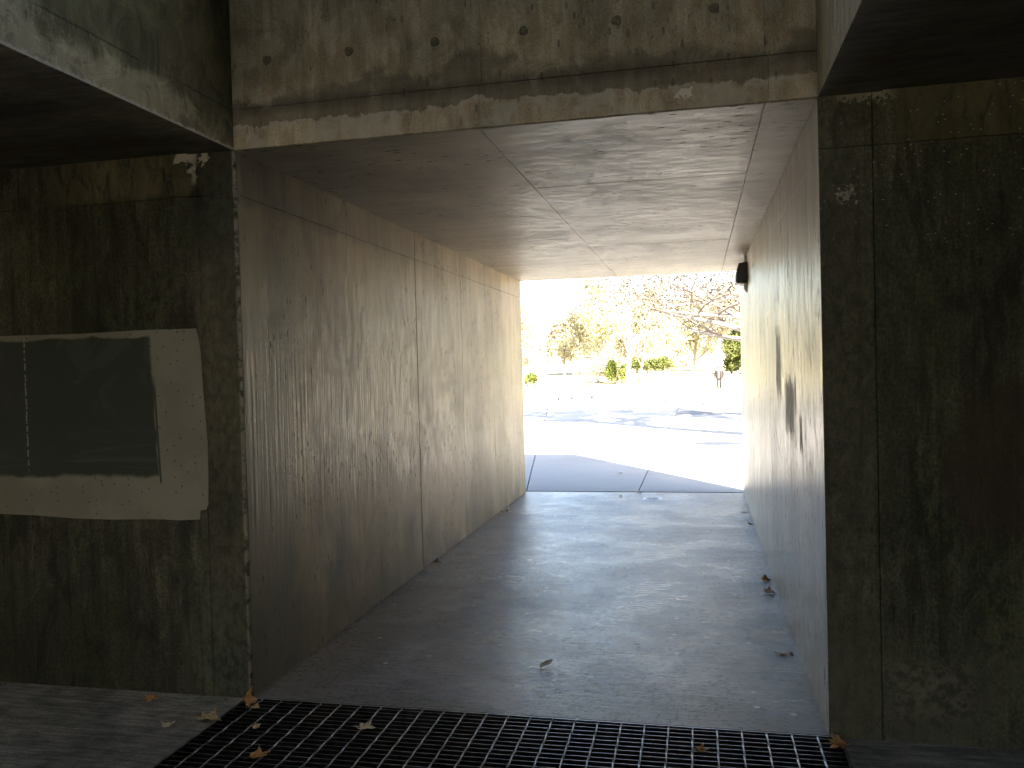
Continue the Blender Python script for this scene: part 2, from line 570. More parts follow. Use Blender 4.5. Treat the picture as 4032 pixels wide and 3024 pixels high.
def mat_paint_patch():
    m = Mat('graffiti_cover_paint')
    k = m.noise(m.X * 3, m.Z * 3, 2.0, 5)
    c = m.scale(m.rgb((0.255, 0.242, 0.20)), k.ss(0.3, 0.7, 0.88, 1.06))
    wob = m.noise(m.X * 7, m.Z * 7, 9.0, 3)
    w = (wob - 0.5) * 0.03
    skew = (1.45 - m.Z) * 0.038
    ins = (m.X + w + 2.672 - skew * 1.0).ss(0.012, -0.012) * (m.Z + w).ss(1.815, 1.80) * (m.Z + w).ss(1.085, 1.112)
    br = m.noise(m.X * 1.2, m.Z * 16, 3.0, 5, 0.6, 0.6)
    sm = m.noise(m.X * 4.0, m.Z * 4.0, 5.0, 4, 0.6, 1.0)
    blk = m.mix(m.rgb((0.040, 0.050, 0.044)), (0.066, 0.080, 0.070), (br.ss(0.5, 0.72) * m.Z.ss(1.4, 1.2)).max(sm.ss(0.5, 0.7) * m.Z.ss(1.35, 1.5) * 0.7))
    blk = m.mix(blk, (0.055, 0.065, 0.06), (m.X + 3.0).ss(-0.25, -0.45) * 0.5)
    c = m.mix(c, blk, ins * 0.97)
    line = ((m.X + 2.664 - skew).abs()).ss(0.008, 0.003) * m.Z.ss(1.62, 1.5) * m.Z.ss(1.05, 1.08)
    c = m.mix(c, (0.06, 0.075, 0.065), line)
    cr = ((m.X + 3.43 + (m.noise(m.Z * 30, 0.0, 1.0) - 0.5) * 0.006).abs()).ss(0.006, 0.003)
    c = m.mix(c, (0.30, 0.29, 0.25), cr * m.Z.ss(1.1, 1.2) * m.noise(m.Z * 60, 0.0, 4.0).ss(0.4, 0.5))
    d, cc = m.voro(m.X * 26, m.Z * 26, 1.0)
    spot = d.ss(0.16, 0.08) * m.lum(cc).ss(0.78, 0.84)
    c = m.mix(c, (0.07, 0.06, 0.045), spot * 0.8)
    h = m.noise(m.X * 60, m.Z * 60, 1.0, 3)
    return m.done(c, 0.7, h, 0.2, 0.004, 0.3)


def mat_floor(front=False):
    m = Mat('front_floor_concrete' if front else 'trowelled_floor_concrete')
    k1 = m.noise(m.X * 1.3, m.Y * 0.9, 1.0, 5, 0.6)
    k2 = m.noise(m.X * 2.5, m.Y * 34.0, 3.0, 4, 0.6)
    k3 = m.noise(m.X * 60, m.Y * 130.0, 5.0, 3, 0.6)
    k4 = m.noise(m.X * 5, m.Y * 9, 8.0, 5, 0.65)
    sp = m.noise(m.X * 34, m.Y * 34, 91.0, 4, 0.75)
    k7 = m.noise(m.X * 7.0, m.Y * 120.0, 15.0, 3, 0.65)
    base = (0.24, 0.225, 0.175) if front else (0.168, 0.172, 0.182)
    sh = k1.ss(0.3, 0.7, 0.72, 1.15) * k2.ss(0.25, 0.75, 0.76, 1.16) * k3.ss(0.25, 0.75, 0.78, 1.16) * k4.ss(0.35, 0.70, 1.12, 0.70) * k7.ss(0.28, 0.72, 0.72, 1.22)
    c = m.scale(m.rgb(base), sh)
    if not front:
        blot = m.noise(m.X * 1.6, m.Y * 1.6, 31.0, 6, 0.7)
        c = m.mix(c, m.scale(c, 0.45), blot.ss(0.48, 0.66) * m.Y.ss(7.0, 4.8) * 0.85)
        pale = m.noise(m.X * 1.3, m.Y * 1.5, 77.0, 3, 0.5)
        c = m.mix(c, (0.36, 0.36, 0.36), pale.ss(0.60, 0.72) * 0.6)
        dust = (m.X + (k4 - 0.5) * 0.5).ss(-1.45, -2.1)
        c = m.mix(c, m.scale(m.mix(c, (0.20, 0.165, 0.115), 0.7), 0.85), dust * 0.95)
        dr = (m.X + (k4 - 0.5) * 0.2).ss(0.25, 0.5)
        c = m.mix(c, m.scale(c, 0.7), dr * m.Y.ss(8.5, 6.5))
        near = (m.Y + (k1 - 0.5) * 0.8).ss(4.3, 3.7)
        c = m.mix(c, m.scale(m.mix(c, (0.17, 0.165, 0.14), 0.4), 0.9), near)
        c = m.mix(c, m.scale(c, 0.38), sp.ss(0.60, 0.68) * blot.ss(0.40, 0.56) * 0.9)
        ds, _c = m.voro(m.X * 9, m.Y * 22, 4.0)
        c = m.mix(c, m.scale(c, 0.4), ds.ss(0.13, 0.09) * m.lum(_c).ss(0.80, 0.83))
        d, cc = m.voro(m.X * 5.2, m.Y * 5.2, 1.0)
        gum = (d + (k3 - 0.5) * 0.05).ss(0.075, 0.06) * m.lum(cc).ss(0.70, 0.72)
        c = m.mix(c, (0.52, 0.51, 0.48), gum * 0.8)
        d2, c2 = m.voro(m.X * 4.1, m.Y * 4.6, 9.0)
        gum2 = (d2 + (k3 - 0.5) * 0.08).ss(0.10, 0.075) * m.lum(c2).ss(0.72, 0.74)
        c = m.mix(c, (0.06, 0.06, 0.06), gum2 * 0.7)
        edge = (m.X - XL + (k4 - 0.5) * 0.05).ss(0.05, 0.005).max((XR - m.X + (k4 - 0.5) * 0.05).ss(0.05, 0.005))
        c = m.mix(c, m.scale(m.rgb((0.075, 0.055, 0.035)), k3.ss(0.3, 0.7, 0.5, 1.5)), edge * 0.8)
        # hairline cracks
        w1 = m.noise(m.X * 6, m.Y * 6, 2.0, 4, 0.6)
        cd, _ = m.voro(m.X * 0.55 + w1 * 0.35, m.Y * 0.42 + w1 * 0.3, 2.0, 'DISTANCE_TO_EDGE')
        c = m.mix(c, m.scale(c, 0.35), cd.ss(0.006, 0.002) * m.noise(m.X * 2, m.Y * 2, 19.0).ss(0.45, 0.52))
    h = k2 * 0.4 + k3 * 0.5 + k7 * 0.5
    pol = m.noise(m.X * 1.4, m.Y * 1.7, 23.0, 4, 0.6)
    rough = pol.ss(0.25, 0.75, 0.37, 0.26) + k7.ss(0.2, 0.8, -0.03, 0.07) + sp.ss(0.5, 0.7, 0.0, 0.15) if not front else 0.7
    return m.done(c, rough if not front else 0.7, h, 0.5, 0.005, 0.5 if not front else 0.3)


def mat_plaza():
    m = Mat('broom_finished_paving')
    k1 = m.noise(m.X * 0.35, m.Y * 0.35, 1.0, 5)
    k2 = m.noise(m.X * 2.0, m.Y * 30.0, 3.0, 4)
    k3 = m.noise(m.X * 40, m.Y * 40.0, 5.0, 3)
    c = m.scale(m.rgb((0.265, 0.255, 0.24)), k1.ss(0.3, 0.7, 0.88, 1.08) * k2.ss(0.25, 0.75, 0.92, 1.06) * k3.ss(0.2, 0.8, 0.93, 1.05))
    return m.done(c, 0.75, k2 + k3, 0.25, 0.004, 0.35)


def mat_grass():
    m = Mat('dry_lawn')
    k1 = m.noise(m.X * 0.25, m.Y * 0.25, 1.0, 5)
    k2 = m.noise(m.X * 9, m.Y * 9, 3.0, 4)
    c = m.mix(m.rgb((0.25, 0.23, 0.13)), (0.33, 0.285, 0.175), k1.ss(0.35, 0.65))
    c = m.scale(c, k2.ss(0.2, 0.8, 0.7, 1.25))
    return m.done(c, 0.9, k2, 0.5, 0.03, 0.2)


M_LWALL, M_RWALL, M_CEIL, M_LINTEL = mat_left_wall(), mat_right_wall(), mat_ceiling(), mat_lintel()
M_SHL, M_SHR, M_SOFF = mat_shaft(True), mat_shaft(False), mat_soffit()
M_FACL, M_FACR, M_PATCH = mat_facade(True), mat_facade(False), mat_paint_patch()
M_FLOOR, M_FRONT, M_PLAZA, M_GRASS = mat_floor(), mat_floor(True), mat_plaza(), mat_grass()
M_JOINT = plain('joint_grime', (0.05, 0.043, 0.032), 0.9)
M_SHELL = plain('rough_concrete', (0.22, 0.2, 0.165), 0.8, 0, 0.2, 3)

# ------------------------------------------------------------------ building: walls, ceiling, lintel
GAP = 0.002      # half the width of a form joint


def panels(parent, axis, face, outward, us, ws, mat, depth=0.02, jit=0.0012, seed=1, gu=GAP, gw=GAP, bev=0.0015):
    """grid of form panels in the plane axis=face; us, ws break lines along the other two axes"""
    rg = random.Random(seed)
    for a, b in zip(us, us[1:]):
        for c, d in zip(ws, ws[1:]):
            f = face + outward * rg.uniform(-jit, jit)
            lo_n, hi_n = sorted((f, face - outward * depth))
            ga = gu if a != us[0] else 0
            gb = gu if b != us[-1] else 0
            gc = gw if c != ws[0] else 0
            gd = gw if d != ws[-1] else 0
            lo, hi = [0, 0, 0], [0, 0, 0]
            ax = [k for k in range(3) if k != axis]
            lo[axis], hi[axis] = lo_n, hi_n
            lo[ax[0]], hi[ax[0]] = a + ga, b - gb
            lo[ax[1]], hi[ax[1]] = c + gc, d - gd
            o = MB().box(lo, hi).build('panel', mat, parent)
            bv = o.modifiers.new('arris', 'BEVEL')
            bv.width = bev
            bv.segments = 1


T = 0.23         # thickness of the passage walls
wl = MB().box((XL - 0.3, YN + 0.022, -0.05), (XL - 0.02, YF - 0.002, ZC + 0.3)).build('passage_wall', M_JOINT)
tag(wl, 'long brown board-formed concrete wall along the left side of the passage', 'wall')
panels(wl, 0, XL, 1, [YN + 0.022, 5.03, 6.36, 7.66, 8.89, YF], [-0.05, SEAM_Z, ZC + 0.02], M_LWALL, seed=2, gw=0.0014, gu=0.0018)

wr = MB().box((XR + 0.02, YN + 0.022, -0.05), (XR + T, YF - 0.002, ZC + 0.3)).build('passage_wall', M_JOINT)
tag(wr, 'pale glossy concrete wall with peeled dark scabs along the right side of the passage', 'wall')
panels(wr, 0, XR, -1, [YN + 0.022, 5.03, 6.36, 7.66, 8.89, YF], [-0.05, 2.477, ZC + 0.02], M_RWALL, jit=0.0006, seed=3, gw=0.0006, gu=0.0008, bev=0.0004)

ce = MB().box((XL - 0.02, YN + 0.022, ZC + 0.02), (XR + 0.02, YF - 0.002, ZC + 0.3)).build('passage_ceiling', M_JOINT)
tag(ce, 'flat board-formed concrete ceiling with panel seams over the passage', 'ceiling')
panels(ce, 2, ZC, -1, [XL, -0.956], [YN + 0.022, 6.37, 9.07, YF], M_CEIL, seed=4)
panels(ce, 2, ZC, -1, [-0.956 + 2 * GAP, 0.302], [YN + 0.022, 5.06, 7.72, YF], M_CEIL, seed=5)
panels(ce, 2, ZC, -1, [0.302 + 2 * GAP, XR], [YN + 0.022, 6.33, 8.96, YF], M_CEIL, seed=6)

li = MB().box((XL, YN + 0.02, ZC + 0.021), (XR, YN + 0.4, ROOF)).build('concrete_lintel', M_JOINT)
tag(li, 'water-stained concrete lintel with a row of tie holes above the passage mouth', 'lintel')
panels(li, 1, YN, -1, [XL, -0.945, 0.318, XR], [ZC, 2.89], M_LINTEL, seed=7, jit=0.0008, gu=0.0006)
panels(li, 1, YN, -1, [XL, -0.93, 0.305, XR], [2.8916, ROOF], M_LINTEL, seed=8, jit=0.0008, gu=0.0006)
M_HOLE_SHADE = plain('tie_hole_shade', (0.15, 0.125, 0.086), 0.9, 0, 0.35, 60)  # dark disc colour stands in for the shade inside each recess
for k, (x, z) in enumerate([(-1.993, 3.113), (-1.571, 3.109), (-1.148, 3.107), (-0.731, 3.11), (-0.314, 3.108), (0.102, 3.113)]):
    mb = MB()
    n = 14
    ring = []
    for rad, yy in ((0.022, YN - 0.0015), (0.018, YN - 0.004), (0.010, YN - 0.003)):
        i = len(mb.v)
        for j in range(n):
            t = 2 * PI * j / n
            q = rad * (1 + 0.10 * math.sin(3 * t + k))
            mb.v.append((x + q * math.cos(t), yy, z + q * math.sin(t)))
        ring.append(i)
    for a, b in zip(ring, ring[1:]):
        for j in range(n):
            mb.f.append((a + j, a + (j + 1) % n, b + (j + 1) % n, b + j))
    mb.f.append(tuple(ring[-1] + j for j in range(n)))
    mb.build('tie_hole', M_HOLE_SHADE, li)

fl = MB().box((-8.0, YN + 0.02, -0.05), (XL - 0.02, YN + 0.4, ROOF)).build('facade_wall', M_JOINT)
tag(fl, 'dark stained concrete wall left of the passage mouth with a painted-over patch', 'wall')
panels(fl, 1, YN, -1, [-8.0, -6.0, -4.7, -3.433, -2.392, XL], [-0.05, SEAM_Z, ZC + 0.03], M_FACL, seed=9, bev=0.0025, gu=0.0012, gw=0.0008)
pp = [(-4.2, 1.84), (-3.58, 1.837), (-3.1, 1.832), (-2.75, 1.838), (-2.425, 1.836), (-2.413, 1.79), (-2.404, 1.725), (-2.398, 1.58),
      (-2.39, 1.421), (-2.384, 1.33), (-2.38, 1.268), (-2.383, 1.10), (-2.388, 0.96), (-2.40, 0.935), (-2.432, 0.93), (-2.438, 0.885),
      (-2.55, 0.879), (-2.704, 0.883), (-2.95, 0.877), (-3.153, 0.880), (-3.4, 0.893), (-3.622, 0.898), (-4.2, 0.9)]
mb = MB()
mb.v = [(x, YN - 0.0032, z) for x, z in pp] + [(x, YN + 0.001, z) for x, z in pp]
n = len(pp)
mb.f = [tuple(range(n))] + [(i, i + n, (i + 1) % n + n, (i + 1) % n) for i in range(n)]
pt = mb.build('paint_patch', M_PATCH, fl)
pt['label'] = 'rectangle of grey cover paint with a dark smeared square'

fr = MB().box((XR + 0.02, YN + 0.02, -0.05), (6.0, YN + 0.4, ROOF)).build('facade_wall', M_JOINT)
tag(fr, 'dark mossy concrete wall right of the passage mouth with chipped white flecks', 'wall')
panels(fr, 1, YN, -1, [XR, 0.724, 2.0, 3.3, 6.0], [-0.05, 2.48, ZC + 0.03], M_FACR, seed=10, bev=0.0025, gu=0.0012, gw=0.0008)

# light shaft in front of the passage: two side faces that hang above the soffits
SY0 = 0.9
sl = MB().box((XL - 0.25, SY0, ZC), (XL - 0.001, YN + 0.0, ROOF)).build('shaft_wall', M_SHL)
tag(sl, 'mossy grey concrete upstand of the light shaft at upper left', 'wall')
sr = MB().box((XR + 0.001, SY0, ZC), (XR + 0.25, YN + 0.0, ROOF)).build('shaft_wall', M_SHR)
tag(sr, 'pale narrow concrete upstand of the light shaft at upper right', 'wall')
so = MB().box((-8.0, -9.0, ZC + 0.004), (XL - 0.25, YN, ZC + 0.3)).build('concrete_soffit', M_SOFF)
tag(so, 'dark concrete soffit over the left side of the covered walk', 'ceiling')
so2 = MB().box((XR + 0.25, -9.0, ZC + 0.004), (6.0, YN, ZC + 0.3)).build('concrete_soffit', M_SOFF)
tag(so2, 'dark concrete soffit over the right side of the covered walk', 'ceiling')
MB().box((XL - 0.25, SY0, ZC - 0.002), (XL - 0.002, YN, ZC)).build('soffit_edge', M_SOFF, so)
MB().box((XR + 0.002, SY0, ZC - 0.002), (XR + 0.25, YN, ZC)).build('soffit_edge', M_SOFF, so2)

# building shell out of view: roofs, back rooms and an added tall block against the sun
SH_OPEN = (0.95, 3.0)          # opening in the unseen shaft roof, sized for the light it lets in
sh = MB()
sh.box((XL - 0.25, -9.0, ZC + 0.004), (XR + 0.25, SY0, ZC + 0.3))
sh.box((XL - 0.25, SY0 - 0.25, ZC + 0.3), (XR + 0.25, SY0, ROOF))
sh.box((-8, YN - 0.0, ROOF + 0.001), (XR + T, YF, ROOF + 0.02))
sh.box((XL - 0.25, SY0 - 0.25, ROOF + 0.001), (XR + 0.25, SH_OPEN[0], ROOF + 0.2))
sh.box((XL - 0.25, SH_OPEN[1], ROOF + 0.001), (XR + 0.25, YN, ROOF + 0.2))
sh.box((XL - 0.3, YN + 0.4, ZC + 0.3), (XR + T, YF, ROOF))
sh.box((-14, YN + 0.4, -0.05), (XL - 0.301, YF, ROOF))
sh.box((-8.3, -9.3, -0.05), (-8.0, YN + 0.4, ROOF))
sh.box((6.0, -9.3, -0.05), (6.3, YN + 0.4, ROOF))
sh.box((-8.0, -9.3, -0.05), (-3.0, -9.0, ROOF))
sh.box((1.4, -9.3, -0.05), (6.0, -9.0, ROOF))  # gap left in the unseen back wall to let daylight in
sh.box((-14, -10, ZC + 0.3), (8, 0.5, 9.0))  # tall mass added behind the camera to keep sun off the shaft
struct(sh.build('shell_and_added_sun_block', M_SHELL))

# floors
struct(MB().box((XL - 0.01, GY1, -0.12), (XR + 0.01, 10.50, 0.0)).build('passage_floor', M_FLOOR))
ff = MB()
ff.box((-8, -9, -0.12), (GX0, YN, 0))
ff.box((GX1, -9, -0.12), (6, YN, 0))
ff.box((GX0, -9, -0.12), (GX1, GY0, 0))
struct(ff.build('walkway_floor', M_FRONT))
struct(MB().box((-14, -34, -0.12), (14, -9.01, -0.006)).build('added_bounce_pavement', M_PLAZA))  # pale court added out of view to bounce sunlight indoors
pit = MB()
pit.quad((GX0, GY0, -0.9), (GX1, GY0, -0.9), (GX1, GY1, -0.9), (GX0, GY1, -0.9))
pit.quad((GX0, GY0, -0.9), (GX0, GY1, -0.9), (GX0, GY1, -0.12), (GX0, GY0, -0.12))
pit.quad((GX1, GY0, -0.9), (GX1, GY1, -0.9), (GX1, GY1, -0.12), (GX1, GY0, -0.12))
pit.quad((GX0, GY1, -0.9), (GX1, GY1, -0.9), (GX1, GY1, -0.12), (GX0, GY1, -0.12))
pit.quad((GX0, GY0, -0.9), (GX1, GY0, -0.9), (GX1, GY0, -0.12), (GX0, GY0, -0.12))
struct(pit.build('drain_pit', plain('pit_mud', (0.012, 0.011, 0.010), 0.95)))

# ------------------------------------------------------------------ floor grating
mg = Mat('worn_galvanised_steel')
kk = mg.noise(mg.X * 25, mg.Y * 25, mg.Z * 25, 3)
mg.b.inputs['Metallic'].default_value = 0.9
_g = mg.nt.nodes.new('ShaderNodeNewGeometry')
_s = mg.nt.nodes.new('ShaderNodeSeparateXYZ')
mg.nt.links.new(_g.outputs['True Normal'], _s.inputs[0])
worn = V(mg.nt, _s.outputs[2]).ss(0.45, 0.75)
M_STEEL = mg.done(mg.scale(mg.mix(mg.rgb((0.045, 0.042, 0.04)), (0.36, 0.36, 0.37), worn), kk.ss(0.3, 0.7, 0.6, 1.25)), kk.ss(0.3, 0.7, 0.30, 0.5))
gr = empty('floor_grating', (0, 0, 0))
tag(gr, 'galvanised steel floor grating set across the front of the passage', 'grating')
fm = MB()
fm.box((GX0, GY1 - 0.012, -0.05), (GX1, GY1 - 0.004, -0.001))
fm.box((GX0 + 0.004, GY0, -0.05), (GX0 + 0.010, GY1 - 0.012, -0.001))
fm.box((GX1 - 0.010, GY0, -0.05), (GX1 - 0.004, GY1 - 0.012, -0.001))
fm.build('frame', M_STEEL, gr)
bar0 = None
y = GY1 - 0.03
bars = []
while y > GY0 + 0.02:
    if bar0 is None:
        bar0 = MB().box((GX0 + 0.012, -0.0018, -0.030), (GX1 - 0.012, 0.0018, -0.004)).build('bearing_bar', M_STEEL, gr)
        b = bar0
    else:
        b = bar0.copy()
        COL.objects.link(b)
        b.parent = gr
    b.location = (0, y, rnd.uniform(-0.0006, 0.0006))
    y -= 0.0398
rod0 = None
x = -0.055 - 20 * 0.1037
while x < GX1 - 0.02:
    if x > GX0 + 0.02:
        if rod0 is None:
            mb = MB()
            n = 60                           # twisted square rod
            L = GY1 - 0.014 - GY0
            for i in range(n + 1):
                for j in range(4):
                    t = PI / 2 * j + i * 0.42
                    mb.v.append((0.0046 * math.cos(t), GY0 + L * i / n, -0.0045 + 0.0046 * math.sin(t)))
            for i in range(n):
                for j in range(4):
                    mb.f.append((i * 4 + j, i * 4 + (j + 1) % 4, i * 4 + 4 + (j + 1) % 4, i * 4 + 4 + j))
            rod0 = mb.build('cross_rod', M_STEEL, gr)
            rd = rod0
        else:
            rd = rod0.copy()
            COL.objects.link(rd)
            rd.parent = gr
        rd.location = (x, 0, 0)
    x += 0.1037

# ------------------------------------------------------------------ outside ground
mb = MB()
xs = [-600, -200, -80, -40, -20, -10, 0, 10, 20, 40, 80, 200, 600]
ys = [10.5, 14, 20, 30, 40, 50, 55, 60, 70, 80, 86, 93, 100, 130, 160, 220, 400, 900]
ys = [-300, -50, -12] + ys
for yv in ys:
    for xv in xs:
        mb.v.append((xv, yv, ground_z(yv) - 0.10 if yv > -100 else -0.1))
nx = len(xs)
for j in range(len(ys) - 1):
    for i in range(nx - 1):
        a = j * nx + i
        mb.f.append((a, a + 1, a + nx + 1, a + nx))
struct(mb.build('ground', M_GRASS))
base = MB()
pv = struct(empty('plaza_pavement', (0, 0, 0)))


def slab_strip(x_of_left, x_of_right, y0, y1, name='paving_slab', top=0.0, mat=M_PLAZA, step=2.0, th=0.09):
    mb = MB()
    n = max(1, int((y1 - y0) / step))
    for i in range(n + 1):
        yv = y0 + (y1 - y0) * i / n
        z = ground_z(yv) + top
        a, b = x_of_left(yv), x_of_right(yv)
        mb.v += [(a, yv, z), (b, yv, z), (a, yv, z - th), (b, yv, z - th)]
    for i in range(n):
        k = i * 4
        mb.f += [(k, k + 1, k + 5, k + 4), (k + 2, k, k + 4, k + 6), (k + 1, k + 3, k + 7, k + 5)]
    mb.f += [(0, 2, 3, 1), (n * 4, n * 4 + 1, n * 4 + 3, n * 4 + 2)]
    return mb.build(name, mat, pv)


DIAG = lambda yv: -2.205 - (yv - 10.6) * 0.1665
J = 0.007
slab_strip(lambda v: -0.762 + J, lambda v: 3.4, 10.56, 29.0)
slab_strip(lambda v: DIAG(v) + J, lambda v: -0.762 - J, 10.56, 36.0)
slab_strip(lambda v: -14.0, lambda v: DIAG(v) - J, 10.56, 36.0)
slab_strip(lambda v: -0.762 + J, lambda v: 3.4, 29.0 + 2 * J, 47.0)
slab_strip(lambda v: 3.4 + 2 * J, lambda v: 14, -3, 47.0)
slab_strip(lambda v: -14.0 + max(0.0, v - 40) * 1.15, lambda v: -0.762 - J, 36.0 + 2 * J, 50.0)
slab_strip(lambda v: -6.0 + max(0.0, v - 50) * 0.42, lambda v: 14, 50.0 + 2 * J, 58.0, step=1.0)
slab_strip(lambda v: -0.762 + J, lambda v: 14, 47.0 + 2 * J, 50.0)
MB().quad((-14, 10.4, -0.075), (14, 10.5, -0.075), (14, 14, -0.075), (14, 55, -0.425), (-6, 55, -0.425), (-14, 40, -0.3), (-14, 14, -0.075)).build('paving_bed', M_JOINT, pv)
M_SHADOW_BAND = plain('painted_shadow_grey', (0.10, 0.10, 0.105), 0.85, 0, 0.15, 30)

mb = MB()  # broad shadow across the paving, painted as a dark flat sheet
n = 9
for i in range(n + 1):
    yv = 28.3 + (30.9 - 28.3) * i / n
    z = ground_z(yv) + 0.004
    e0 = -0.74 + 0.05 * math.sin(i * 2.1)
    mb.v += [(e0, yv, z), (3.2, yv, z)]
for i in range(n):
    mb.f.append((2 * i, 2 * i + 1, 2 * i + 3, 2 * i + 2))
mb.build('painted_shadow_band', M_SHADOW_BAND, pv)

# ------------------------------------------------------------------ wall lamp on the right wall
M_BRONZE = plain('dark_bronze_paint', (0.018, 0.014, 0.011), 0.45)
M_LENS = plain('frosted_lens', (0.75, 0.75, 0.72), 0.35)
M_MORTAR = Mat('lumpy_mortar')
kq = M_MORTAR.noise(M_MORTAR.Y * 30, M_MORTAR.Z * 30, 1.0, 3)
M_MORTAR = M_MORTAR.done(M_MORTAR.scale(M_MORTAR.rgb((0.44, 0.40, 0.33)), kq.ss(0.3, 0.7, 0.6, 1.15)), 0.8, kq, 0.6, 0.01)
wlp = empty('wall_lamp', (XR, 8.80, 2.40))
tag(wlp, 'dark bronze wedge-shaped wall lamp high on the right passage wall near the exit', 'lamp')
prof = [(-0.004, 0.215), (-0.082, 0.205), (-0.112, 0.10), (-0.117, 0.012), (-0.108, 0.0), (-0.004, 0.0)]
mb = MB()
ny = [0.0, 0.012, 0.288, 0.30]
ins = [0.006, 0.0, 0.0, 0.006]
for yv, q in zip(ny, ins):
    for (px, pz) in prof:
        cx, cz = -0.055, 0.1
        mb.v.append((px + (cx - px) * q * 8, yv, pz + (cz - pz) * q * 8))
k = len(prof)
for i in range(3):
    for j in range(k):
        mb.f.append((i * k + j, i * k + (j + 1) % k, (i + 1) * k + (j + 1) % k, (i + 1) * k + j))
mb.f += [tuple(range(k))[::-1], tuple(range(3 * k, 4 * k))]
mb.build('housing', M_BRONZE, wlp)
MB().box((-0.100, 0.02, -0.006), (-0.02, 0.28, 0.0025)).build('lens', M_LENS, wlp)
MB().box((-0.004, -0.01, 0.03), (0.001, 0.31, 0.20)).build('back_plate', M_BRONZE, wlp)


def lump(name, pts, dep, seed):
    """irregular mortar pad on the right wall: outline pts (y,z), dep thickness"""
    rg = random.Random(seed)
    mb = MB()
    n = len(pts)
    cy0 = sum(p[0] for p in pts) / n
    cz0 = sum(p[1] for p in pts) / n
    mb.v += [(XR + 0.001, a, b) for a, b in pts]
    mb.v += [(XR - dep * rg.uniform(0.7, 1.1), a + (cy0 - a) * 0.40, b + (cz0 - b) * 0.35) for a, b in pts]
    mb.v.append((XR - dep * 1.05, cy0, cz0))
    for i in range(n):
        j = (i + 1) % n
        mb.f += [(i, j, n + j, n + i), (n + i, n + j, 2 * n)]
    return mb.build(name, M_MORTAR, wr)


lump('mortar_pad', [(8.78, 2.62), (8.8, 2.685), (8.95, 2.69), (9.1, 2.685), (9.12, 2.63), (8.95, 2.617)], 0.022, 1)
lump('mortar_pad', [(8.77, 2.405), (8.785, 2.35), (8.86, 2.30), (8.97, 2.33), (9.06, 2.345), (9.12, 2.40), (8.95, 2.41)], 0.028, 2)

# ------------------------------------------------------------------ floor drain near the exit
M_BRASS = plain('pale_nickel', (0.62, 0.62, 0.63), 0.4, 0.6)
M_IRON = plain('drain_iron', (0.16, 0.165, 0.175), 0.55, 0.5, 0.3, 60)
dr = empty('floor_drain', (-0.557, 10.0, 0.0))
tag(dr, 'round metal drain cover with pale rim set in the floor near the exit', 'drain')
mb = MB()
n = 36
for r_, z_ in ((0.085, 0.001), (0.088, 0.005), (0.106, 0.005), (0.112, 0.001)):
    for j in range(n):
        t = 2 * PI * j / n
        mb.v.append((r_ * math.cos(t), r_ * math.sin(t), z_))
for a in range(3):
    for j in range(n):
        mb.f.append((a * n + j, a * n + (j + 1) % n, (a + 1) * n + (j + 1) % n, (a + 1) * n + j))
mb.build('rim', M_BRASS, dr)
MB().lathe([(0.084, 0.0005), (0.084, 0.0025), (0.072, 0.003), (0.070, 0.0022)], 30).build('cover', M_IRON, dr)
for j in range(6):
    t = 2 * PI * j / 6 + 0.3
    p = [Vector((0.016 * math.cos(t), 0.016 * math.sin(t), 0.0042)),
         Vector((0.04 * math.cos(t + 0.35), 0.04 * math.sin(t + 0.35), 0.0046)),
         Vector((0.062 * math.cos(t + 0.15), 0.062 * math.sin(t + 0.15), 0.0042))]
    MB().tube(p, [0.004, 0.006, 0.003], 5).build('cover_rib', M_BRASS, dr)

# ------------------------------------------------------------------ fallen leaves


def leaf_mat(name, c):
    m = Mat(name)
    k = m.noise(m.X * 70, m.Y * 70, m.Z * 40, 3)
    col = m.scale(m.mix(m.rgb(c), (c[0] * 0.55, c[1] * 0.5, c[2] * 0.45), k.ss(0.45, 0.7)), 1.0)
    return m.done(col, 0.6, k, 0.3, 0.003)


LM = {'orange': leaf_mat('leaf_orange_brown', (0.42, 0.20, 0.06)), 'tan': leaf_mat('leaf_tan', (0.50, 0.36, 0.18)),
      'pale': leaf_mat('leaf_pale_yellow', (0.62, 0.52, 0.30)), 'brown': leaf_mat('leaf_dark_brown', (0.20, 0.10, 0.05)),
      'white': leaf_mat('leaf_bleached', (0.62, 0.56, 0.47))}


